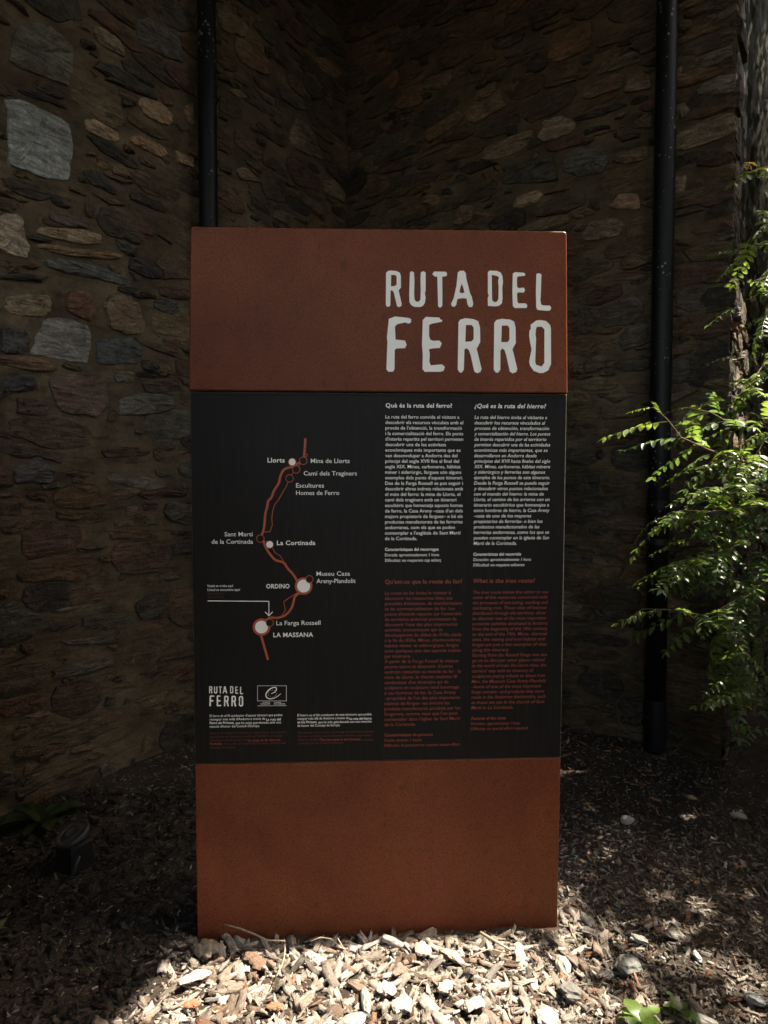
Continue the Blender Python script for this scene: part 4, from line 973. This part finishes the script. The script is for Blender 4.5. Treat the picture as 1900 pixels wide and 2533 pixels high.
# ------------------------------------------------------------------ ground spotlight in the dark on the left
def ground_lamp():
    P = on_ground(185, 2118, 0.0); r = empty('ground_spotlight', (P.x, P.y, gz(P.x, P.y)), R(-28))
    tag(r, 'small black ground spotlight with a round tilted lid, in the dark at the left', 'lamp')
    w_, d_, h_ = .052, .045, .10
    V = []; ring = []
    for z, s in ((-.02, 1.0), (.0, 1.0), (h_ * .9, .96), (h_, .86)):
        for x, y in ((-1, -.8), (-.8, -1), (.8, -1), (1, -.8), (1, .8), (.8, 1), (-.8, 1), (-1, .8)): V.append((x * w_ * s, y * d_ * s, z))
    Fc = [(i * 8 + k, i * 8 + (k + 1) % 8, (i + 1) * 8 + (k + 1) % 8, (i + 1) * 8 + k) for i in range(3) for k in range(8)] + [tuple(range(24, 32))]
    obj('housing', mesh('housing', V, Fc, M_BLKMETAL), r)
    T_ = Matrix.Translation((0.008, -.01, h_ + .022)) @ Matrix.Rotation(R(22), 4, 'X') @ Matrix.Rotation(R(-8), 4, 'Y')
    def lathe(prof, n=32):
        V = []; Fc = []
        for rr, z in prof: V += [tuple(T_ @ Vector((rr * math.cos(2 * math.pi * k / n), rr * math.sin(2 * math.pi * k / n), z))) for k in range(n)]
        for i in range(len(prof) - 1):
            for k in range(n): Fc.append((i * n + k, i * n + (k + 1) % n, (i + 1) * n + (k + 1) % n, (i + 1) * n + k))
        return V, Fc
    V, Fc = lathe([(.030, -.02), (.056, -.010), (.060, -.004), (.060, .006), (.056, .010), (.046, .010), (.044, .006)])
    lid = obj('lid', mesh('lid', V, Fc, M_GREYMETAL, True), r)
    V, Fc = lathe([(.044, .006), (.030, .008), (.027, .011), (.022, .011), (.019, .007), (.0005, .007)]); obj('lens_ring', mesh('lens_ring', V, Fc, M_GREYMETAL, True), lid)
    V, Fc = tube_geo([(-.066, -.05, .03), (-.062, -.058, .004), (-.03, -.062, .0), (.04, -.06, .006), (.062, -.052, .02), (.066, -.03, .07)], .005, 8)
    obj('bracket', mesh('bracket', V, Fc, M_GREYMETAL, True), r)
ground_lamp()

# ------------------------------------------------------------------ foliage
def leaflet(L, W, c, rg, fold=.25):
    """oval leaflet along +x, folded along the midrib: 5x3 grid"""
    V = []; n = 5
    for i in range(n):
        f = i / (n - 1); ww = W * .5 * (math.sin(math.pi * (f * .92 + .05)) ** .6) * (1 if i else .2)
        dz = -.18 * L * f * f
        V += [(f * L, -ww, fold * ww + dz), (f * L, 0, dz), (f * L, ww, fold * ww + dz)]
    Fc = []
    for i in range(n - 1):
        for q in (0, 1): Fc.append((i * 3 + q, (i + 1) * 3 + q, (i + 1) * 3 + q + 1, i * 3 + q + 1))
    return V, Fc
def frond_mesh(seed, length, pairs, c, young=False):
    rg = random.Random(seed); V, Fc, T = [], [], []
    def pos(f): return Vector((f * length, .03 * length * math.sin(f * 3 + seed), -.22 * length * f * f))
    path = [pos(i / 6) for i in range(7)]; v, f = tube_geo(path, [.0014 * (1 - .6 * i / 7) for i in range(7)], 4, False)
    V += v; Fc += f; T += [tuple(k * 1.4 for k in c)] * len(v)
    Lf = length * (.225 if not young else .16)
    for i in range(pairs):
        f = .16 + .84 * i / (pairs - 1) ; p = pos(f)
        for sgn in (-1, 1) if i < pairs - 1 else (-1, 1, 0):
            l = Lf * rg.uniform(.85, 1.15) * (1 - .3 * f); wv = l * (rg.uniform(.42, .52) if not young else .28)
            v, fc = leaflet(l, wv, c, rg, rg.uniform(.1, .5))
            M = Matrix.Translation(p) @ Matrix.Rotation(sgn * R(rg.uniform(52, 78)) if sgn else 0, 4, 'Z') @ Matrix.Rotation(R(rg.uniform(-5, 30)), 4, 'Y') @ Matrix.Rotation(R(rg.uniform(-22, 22)), 4, 'X')
            o = len(V); V += [M @ Vector(x) for x in v]; Fc += [tuple(k + o for k in q) for q in fc]
            h = rg.uniform(.8, 1.2); T += [tuple(k * h for k in c)] * len(v)
    return mesh('leaf', V, Fc, M_LEAF, True, np.array(T))
GREENS = [(.054,.084,.026), (.070,.104,.028), (.045,.074,.030), (.088,.120,.030)]
FR_BIG = [frond_mesh(i, .185, rg_, GREENS[i % 4]) for i, rg_ in enumerate((6, 7, 6, 8, 7, 6))]
FR_YOUNG = [frond_mesh(40 + i, .12, 9, (.085, .115, .022), True) for i in range(2)]
FR_YEL = [frond_mesh(60, .13, 5, (.30, .20, .03))]
def keep_lit():  # spots where leaves are left out so that sunlight lands there
    L = []
    for x in np.arange(-.6, .50, .10):
        for y in np.arange(1.3, 1.9, .10): L.append((Vector((x, y, .05)), .11))
    for px, py, r_ in ((1425,2300,.03),(1450,2325,.03),(1490,2350,.03),(1630,2345,.025),(1660,2360,.022),(1720,2255,.03),(1745,2385,.03),(1790,2395,.03),(1690,2305,.02),(1400,2185,.03),(1395,2260,.035),(1400,2360,.04),(1470,2440,.03),(1430,2470,.04),(1850,2450,.03),(1560,2490,.04),(1700,2035,.02),(1550,2050,.018),(1440,2010,.02),(1830,2040,.018)):
        L.append((on_ground(px, py, -.02), r_ * 1.9))
    for px, py, d, r_ in ((1620,1015,2.24,.06),(1660,1060,2.25,.06),(1710,1095,2.28,.07),(1765,1115,2.3,.07),(1830,1140,2.36,.07),(1800,1050,2.43,.07),(1750,1015,2.4,.06),(1870,1020,2.5,.07),(1870,950,2.55,.06),(1645,1285,2.28,.04),(1720,1270,2.32,.05),(1710,1310,2.32,.03),(1595,1505,2.26,.04),(1690,1515,2.3,.045),(1745,1520,2.33,.04),(1790,1575,2.35,.05),(1640,1445,2.3,.02),(1880,850,2.6,.06),(1880,700,2.62,.05),(1880,580,2.66,.05),(1890,430,2.72,.05),(1870,1130,2.42,.05),(1870,1250,2.42,.04)):
        L.append((at_depth(px, py, d), r_ * 1.5))
    fr_ = random.Random(5)
    for _ in range(120): L.append((on_ground(fr_.uniform(1400, 1900), 1960 + 570 * fr_.random() ** .8, .01), fr_.uniform(.012, .030)))
    for z in np.arange(1.42, 2.15, .08):
        for q in (.03, .15, .28, .42): L.append((OUTER - UL * q + Vector((0, 0, z)), .07))
    for px, py, d in ((1800,1000,2.48),(1840,1080,2.44),(1890,1100,2.45),(1890,1040,2.52),(1890,900,2.58),(1890,1180,2.42),(1840,1250,2.4),(1690,1075,2.27),(1735,1105,2.29),(1795,1125,2.33),(1860,1150,2.4),(1780,1180,2.32),(1830,1195,2.37),(1850,1060,2.45),(1820,960,2.5),(1860,900,2.56),(1890,960,2.55),(1880,1190,2.42),(1760,1240,2.31),(1800,1330,2.4),(1870,1380,2.44)): L.append((at_depth(px, py, d), .10))
    return L
LIT = keep_lit()
LIT_C = np.array([tuple(c) for c, _ in LIT]); LIT_R = np.array([r_ for _, r_ in LIT])
def shades(p, pad=.05):
    q = np.array(p) - LIT_C; t = q @ np.array(S_DIR); d = np.linalg.norm(q - t[:, None] * np.array(S_DIR), axis=1)
    return bool(((t > .09) & (d < LIT_R + pad)).any())
def build_shrub():
    rg = random.Random(21)
    root = empty('locust_shrub', (1.95, 2.75, 0)); base_ = Vector((1.95, 2.75, 0))
    tag(root, 'green locust shrub with small oval leaflets, reaching in from the right before the stone wall', 'shrub')
    fr = []          # (matrix, mesh)
    br = []
    def orient(d, up):
        x = d.normalized(); y = up.cross(x)
        if y.length < 1e-4: y = Vector((0, 1, 0))
        y.normalize(); z = x.cross(y); return Matrix((x, y, z)).transposed().to_4x4()
    def frond(p, d, s, kind=None, up=None):
        up = up or Vector((rg.uniform(-.35, .35), rg.uniform(-.6, .2), 1))
        me = rg.choice(FR_YOUNG) if kind == 'y' else rg.choice(FR_YEL) if kind == 'o' else rg.choice(FR_BIG)
        fr.append((Matrix.Translation(p) @ orient(d, up) @ Matrix.Scale(s, 4), me))
    def branch(pts, rad, n, s=1.0, tip='y'):
        W = [Vector(p) for p in pts]; br.append(([p - base_ for p in W], rad))
        seg = [(W[i + 1] - W[i]).length for i in range(len(W) - 1)]; tot = sum(seg)
        for k in range(n):
            f = (.12 + .88 * k / max(1, n - 1)) * tot; i = 0
            while i < len(seg) - 1 and f > seg[i]: f -= seg[i]; i += 1
            p = W[i].lerp(W[i + 1], min(1, f / seg[i])); d = (W[i + 1] - W[i]).normalized()
            sd = 1 if k % 2 else -1
            side = d.cross(Vector((0, .5, 1))).normalized() * sd
            last = k >= n - 2
            dd = d * rg.uniform(.5, .9) + side * rg.uniform(.4, .9) + Vector((0, rg.uniform(-.4, .3), rg.uniform(-.35, .15)))
            frond(p, dd, s * rg.uniform(.75, 1.15) * (.7 if last else 1), tip if last and tip else None)
    D = at_depth
    stem = [(1.95, 2.75, 0), (1.92, 2.72, .4), (1.86, 2.66, .9), (1.83, 2.62, 1.4), (1.86, 2.66, 2.0), (1.98, 2.8, 2.7), (2.15, 2.95, 3.5)]
    br.append(([Vector(p) - base_ for p in stem], .016))
    br.append(([Vector(p) - base_ for p in [(2.0, 2.7, 0), (1.75, 2.5, .5), (1.62, 2.4, 1.0), (1.6, 2.42, 1.5)]], .011))
    # sprays seen in the photograph
    branch([(1.80, 2.62, 1.25), D(1898, 1159, 2.42), D(1828, 1139, 2.36), D(1751, 1112, 2.3), D(1684, 1082, 2.26), D(1651, 1038, 2.24), D(1618, 1008, 2.22)], .006, 24)
    branch([(1.82, 2.60, 1.4), D(1898, 1045, 2.5), D(1801, 1045, 2.45), D(1758, 1020, 2.42), D(1700, 1008, 2.4)], .005, 16)
    branch([(1.78, 2.60, 1.1), D(1893, 1251, 2.45), D(1808, 1261, 2.4), D(1757, 1265, 2.35), D(1689, 1262, 2.3), D(1640, 1280, 2.28), D(1612, 1290, 2.27)], .005, 20)
    branch([(1.75, 2.55, .8), D(1899, 1437, 2.45), D(1774, 1512, 2.35), D(1740, 1522, 2.32), D(1655, 1508, 2.28), D(1590, 1506, 2.26)], .005, 18)
    branch([D(1800, 1500, 2.4), D(1785, 1555, 2.36), D(1820, 1610, 2.34), D(1835, 1640, 2.33)], .003, 7, 1, None)
    branch([D(1860, 1330, 2.45), D(1780, 1370, 2.4), D(1700, 1385, 2.36), D(1650, 1400, 2.34)], .004, 14, 1.05, None)
    branch([D(1890, 1090, 2.42), D(1830, 1200, 2.36), D(1760, 1210, 2.3), D(1720, 1235, 2.28)], .004, 13)
    branch([(1.82, 2.62, 1.7), D(1890, 900, 2.6), D(1850, 960, 2.55), D(1815, 985, 2.5)], .004, 11, .95)
    branch([(1.86, 2.66, 2.0), D(1910, 740, 2.65), D(1885, 800, 2.6), D(1862, 850, 2.58)], .004, 10, .9)
    branch([(1.90, 2.70, 2.3), D(1925, 640, 2.7), D(1880, 690, 2.65), D(1850, 700, 2.62)], .004, 7, .85)
    branch([(1.95, 2.74, 2.5), D(1930, 540, 2.7), D(1890, 560, 2.68), D(1855, 590, 2.66)], .004, 8, .8)
    branch([(1.98, 2.78, 2.7), D(1940, 410, 2.75), D(1895, 425, 2.72)], .004, 5, .75)
    # body of the shrub
    def fill(n, x, y, z, s=(.8, 1.2), yel=.0):
        for _ in range(n):
            p = Vector((rg.uniform(*x), rg.uniform(*y), rg.uniform(*z)))
            if shades(p): continue
            a = rg.uniform(0, 2 * math.pi); frond(p, Vector((math.cos(a) - .35, math.sin(a) - .35, rg.uniform(-.5, .15))), rg.uniform(*s), 'o' if rg.random() < yel else None)
    for px0, px1, py0, py1, n in ((1775, 1930, 1000, 1250, 110), (1760, 1930, 1240, 1480, 90), (1810, 1930, 1470, 1720, 45), (1835, 1940, 600, 1010, 120), (1825, 1930, 860, 1010, 60), (1860, 1940, 400, 640, 34), (1690, 1790, 1290, 1430, 20), (1870, 1960, 640, 880, 26), (1790, 1930, 1640, 1830, 34)):
        for _ in range(n):
            p = D(rg.uniform(px0, px1), rg.uniform(py0, py1), rg.uniform(2.3, 2.68))
            if shades(p, .03): continue
            a = rg.uniform(0, 2 * math.pi)
            frond(p, Vector((math.cos(a) - .3, math.sin(a) * .7 - .3, rg.uniform(-.5, .15))), rg.uniform(.6, 1.0), 'o' if rg.random() < .06 else None)
    fill(130, (1.62, 2.7), (1.95, 2.95), (.35, 1.7), yel=.03)
    fill(70, (1.75, 2.6), (1.9, 2.6), (1.2, 2.3))
    fill(90, (1.98, 2.9), (2.9, 3.7), (2.5, 3.9))  # unseen upper fronds added to shade the return face
    # branches
    V, Fc = [], []
    for path, rad in br:
        k = len(path); v, f = tube_geo(path, [rad * (1 - .75 * i / (k - 1)) for i in range(k)], 7); o = len(V); V += v; Fc += [tuple(q + o for q in ff) for ff in f]
    obj('branches', mesh('branches', V, Fc, M_BRANCH, True), root)
    def vis(M):
        p = M.translation; X = 950 + F * p.x / p.y; Y = 1200 - F * (p.z - CAM_Z) / p.y
        return (0 if X < 1960 and 0 < Y < 2533 else 1, p.y)
    fr.sort(key=lambda t: vis(t[0]))
    bV, bF, bT = [], [], []; binv = Matrix.Translation(-base_); cache = {}
    for i, (M, me) in enumerate(fr):
        M = binv @ M
        if i < 300:
            o = bpy.data.objects.new('leaf', me); link(o, root); o.matrix_local = M
        else:
            if me.name not in cache:
                n = len(me.vertices); c = np.empty(n * 3, np.float32); me.vertices.foreach_get('co', c)
                t = np.empty(n * 4, np.float32); me.attributes['tint'].data.foreach_get('color', t)
                cache[me.name] = (c.reshape(-1, 3), t.reshape(-1, 4)[:, :3], np.array([tuple(p.vertices) for p in me.polygons]))
            c, t, f = cache[me.name]; o = sum(len(x) for x in bV); A = np.array(M)
            bV.append(c @ A[:3, :3].T + A[:3, 3]); bF.append(f + o); bT.append(t)
    if bV:
        o = obj('outer_foliage', fast_mesh('outer_foliage', np.vstack(bV), np.vstack(bF), M_LEAF, np.vstack(bT), None, True), root); tag(o, kind='stuff')
build_shrub()

def weed(px, py, n, L, c, label, seed, zb=.0, wide=.45, spread=(15, 60), lift=0.0):
    rg = random.Random(seed); P = on_ground(px, py, zb); root = empty('weed', (P.x, P.y, gz(P.x, P.y) - .005 + lift)); tag(root, label, 'weed')
    for i in range(n):
        a = 2 * math.pi * i / n + rg.uniform(-.4, .4); el = R(rg.uniform(*spread)); l = L * rg.uniform(.65, 1.15); V = []; Fc = []; k = 7
        for q in range(k):
            f = q / (k - 1); ww = l * wide * .5 * (math.sin(math.pi * min(1, f * .8 + .12)) ** .9) * (.25 if q == 0 else 1) * (1 + .5 * rg.uniform(-1, 1)) * (1 if q < k - 1 else .15)
            bend = el - f * R(45); x = l * f * math.cos(bend * .8 + .1); z = l * f * math.sin(bend * .7 + .15)
            V += [(x, -ww, z + .25 * ww + rg.uniform(-.003, .003)), (x, 0, z), (x, ww, z + .25 * ww + rg.uniform(-.003, .003))]
        for q in range(k - 1):
            for s in (0, 1): Fc.append((q * 3 + s, (q + 1) * 3 + s, (q + 1) * 3 + s + 1, q * 3 + s + 1))
        cc = tuple(x * rg.uniform(.8, 1.2) for x in c); o = obj('leaf', mesh('leaf', V, Fc, M_LEAF, True, cc), root); o.rotation_euler = (0, 0, a)
weed(*g6(715, 1850), 13, .060, (.075, .12, .026), 'leafy light green weed at the bottom right of the mulch', 3, lift=.045)
weed(*g6(1010, 1770), 9, .050, (.050, .080, .026), 'dark green weed half in shade right of the light green one', 4, lift=.03)
weed(*g6(450, 1090), 6, .07, (.040, .068, .024), 'low dark weed in shade close right of the sign', 5, 0, .3, (5, 30))
weed(*g6(230, 1045), 3, .03, (.16, .20, .06), 'tiny pale seedling in the sun at the right edge of the sign', 6, .03, .8, (30, 60))
weed(*g6(1600, 590), 4, .05, (.075, .13, .03), 'single bright green sprout under the shrub at the right edge', 7)
weed(100, 2030, 12, .17, (.03, .05, .018), 'dark green clump against the left wall behind the spotlight', 8, 0, .3, (30, 75))

# ------------------------------------------------------------------ unseen trees and hedges, added around the yard to block light
M_ADDED_LEAVES = plain('added_leaves', (0.035, 0.055, 0.018), 0.6, 0.3, 0.3, 3)
def leaf_cloud(pts, size, seed):
    r = np.random.RandomState(seed); n = len(pts)
    a = r.normal(0, 1, (n, 3)); a /= np.linalg.norm(a, axis=1)[:, None]; b = np.cross(a, r.normal(0, 1, (n, 3))); b /= np.linalg.norm(b, axis=1)[:, None]
    s_ = size * r.uniform(.7, 1.3, (n, 1)); V = np.stack([pts - a * s_, pts + b * s_ * .45, pts + a * s_, pts - b * s_ * .45], 1).reshape(-1, 3)
    return V, np.arange(4 * n).reshape(n, 4)
def grow(n, x, y, z, seed, lit, infr=True):
    r = np.random.RandomState(seed); P = np.stack([r.uniform(*x, n), r.uniform(*y, n), r.uniform(*z, n)], 1)
    c = np.array([(x[0] + x[1]) / 2, (y[0] + y[1]) / 2, (z[0] + z[1]) / 2]); h = np.array([x[1] - x[0], y[1] - y[0], z[1] - z[0]]) / 2
    P = P[(np.abs((P - c) / h) ** 3).sum(1) < 1.25]
    if infr: P = P[P[:, 0] > .66 * P[:, 1] + .12]
    s_ = np.array(S_DIR)
    for c, rad in lit:  # drop leaves standing between a chosen lit spot and the sun
        q = P - np.array(c); t = q @ s_; d = np.linalg.norm(q - t[:, None] * s_, axis=1); P = P[~((t > 0) & (d < rad))]
    return P
def build_added_blockers():
    lit = LIT
    t = empty('added_tree', (3.5, 2.7, 0)); tag(t, 'unseen leafy crown on a trunk right of the shrub, added to shade the ground by the wall', 'added_tree')
    V, Fc = tube_geo([(0, 0, -.1), (.03, 0, 1.2), (-.05, .03, 2.6), (-.2, 0, 4.2)], [.11, .09, .07, .03], 10); obj('trunk', mesh('trunk', V, Fc, M_BRANCH, True), t)
    P = np.vstack([grow(15000, (1.3, 4.0), (1.55, 3.8), (2.2, 5.6), 1, lit), grow(7000, (1.7, 3.7), (1.85, 3.7), (.25, 2.5), 2, lit), grow(6000, (2.2, 4.2), (3.5, 5.6), (.3, 4.2), 4, lit), grow(12000, (1.8, 3.8), (2.8, 4.8), (2.6, 5.8), 6, lit)]) - np.array([3.5, 2.7, 0])  # unseen crown added for shade, its gaps aimed at the chosen lit spots
    v, f = leaf_cloud(P, .055, 3); o = obj('crown', fast_mesh('crown', v, f, M_ADDED_LEAVES), t); tag(o, kind='stuff')
    for i, (x, y, z, n, lab) in enumerate((((2.7, 3.7), (-6, 1.15), (0, 5.2), 9000, 'unseen tall leaf screen added on the right behind the camera to block light'),
                                           ((-6.0, -2.2), (-6.2, -4.4), (0, 5.2), 5000, 'unseen tall leaf screen added on the far left behind the camera to block light'),
                                           ((3.3, 4.6), (1.3, 5.8), (0, 4.0), 8000, 'unseen green leaf screen added beyond the wall corner to shade the far right ground'),
                                           ((-2.3, -.68), (-.6, 1.0), (-.05, 1.95), 9000, 'unseen low leaf screen added left of the camera to darken the lower left wall'),
                                           ((-2.2, -.86), (1.0, 1.36), (-.06, 1.0), 3000, 'unseen low leaf screen added just out of frame in front of the left wall to darken it'),
                                           ((.78, 2.6), (-.4, 1.0), (-.05, 1.3), 6000, 'unseen low leaf screen added right of the camera to darken the ground on the right'))):
        h = empty('added_hedge', ((x[0] + x[1]) / 2, (y[0] + y[1]) / 2, 0)); tag(h, lab, 'added_hedge')  # unseen leaf screen added to hold light off the walls and ground
        r = np.random.RandomState(30 + i); P = np.stack([r.uniform(*x, n), r.uniform(*y, n), r.uniform(*z, n)], 1) - np.array(h.location)
        v, f = leaf_cloud(P, .11 if i < 3 else .07, 31 + i); o = obj('foliage', fast_mesh('foliage', v, f, M_ADDED_LEAVES), h); tag(o, kind='stuff')
    t = empty('added_tree', (2.6, -2.0, 0)); tag(t, 'unseen broad leaf canopy added over the yard behind the camera to block sky light', 'added_tree')
    V, Fc = tube_geo([(0, 0, -.1), (0, 0, 2), (-.1, 0, 5)], [.15, .12, .06], 10); obj('trunk', mesh('trunk', V, Fc, M_BRANCH, True), t)  # trunk of the unseen canopy added to block light from above
    P = grow(6000, (-1.0, 4.6), (-5.5, 1.3), (4.3, 6.6), 9, [], False) - np.array([2.6, -2.0, 0])
    v, f = leaf_cloud(P, .14, 10); o = obj('crown', fast_mesh('crown', v, f, M_ADDED_LEAVES), t); tag(o, kind='stuff')
build_added_blockers()
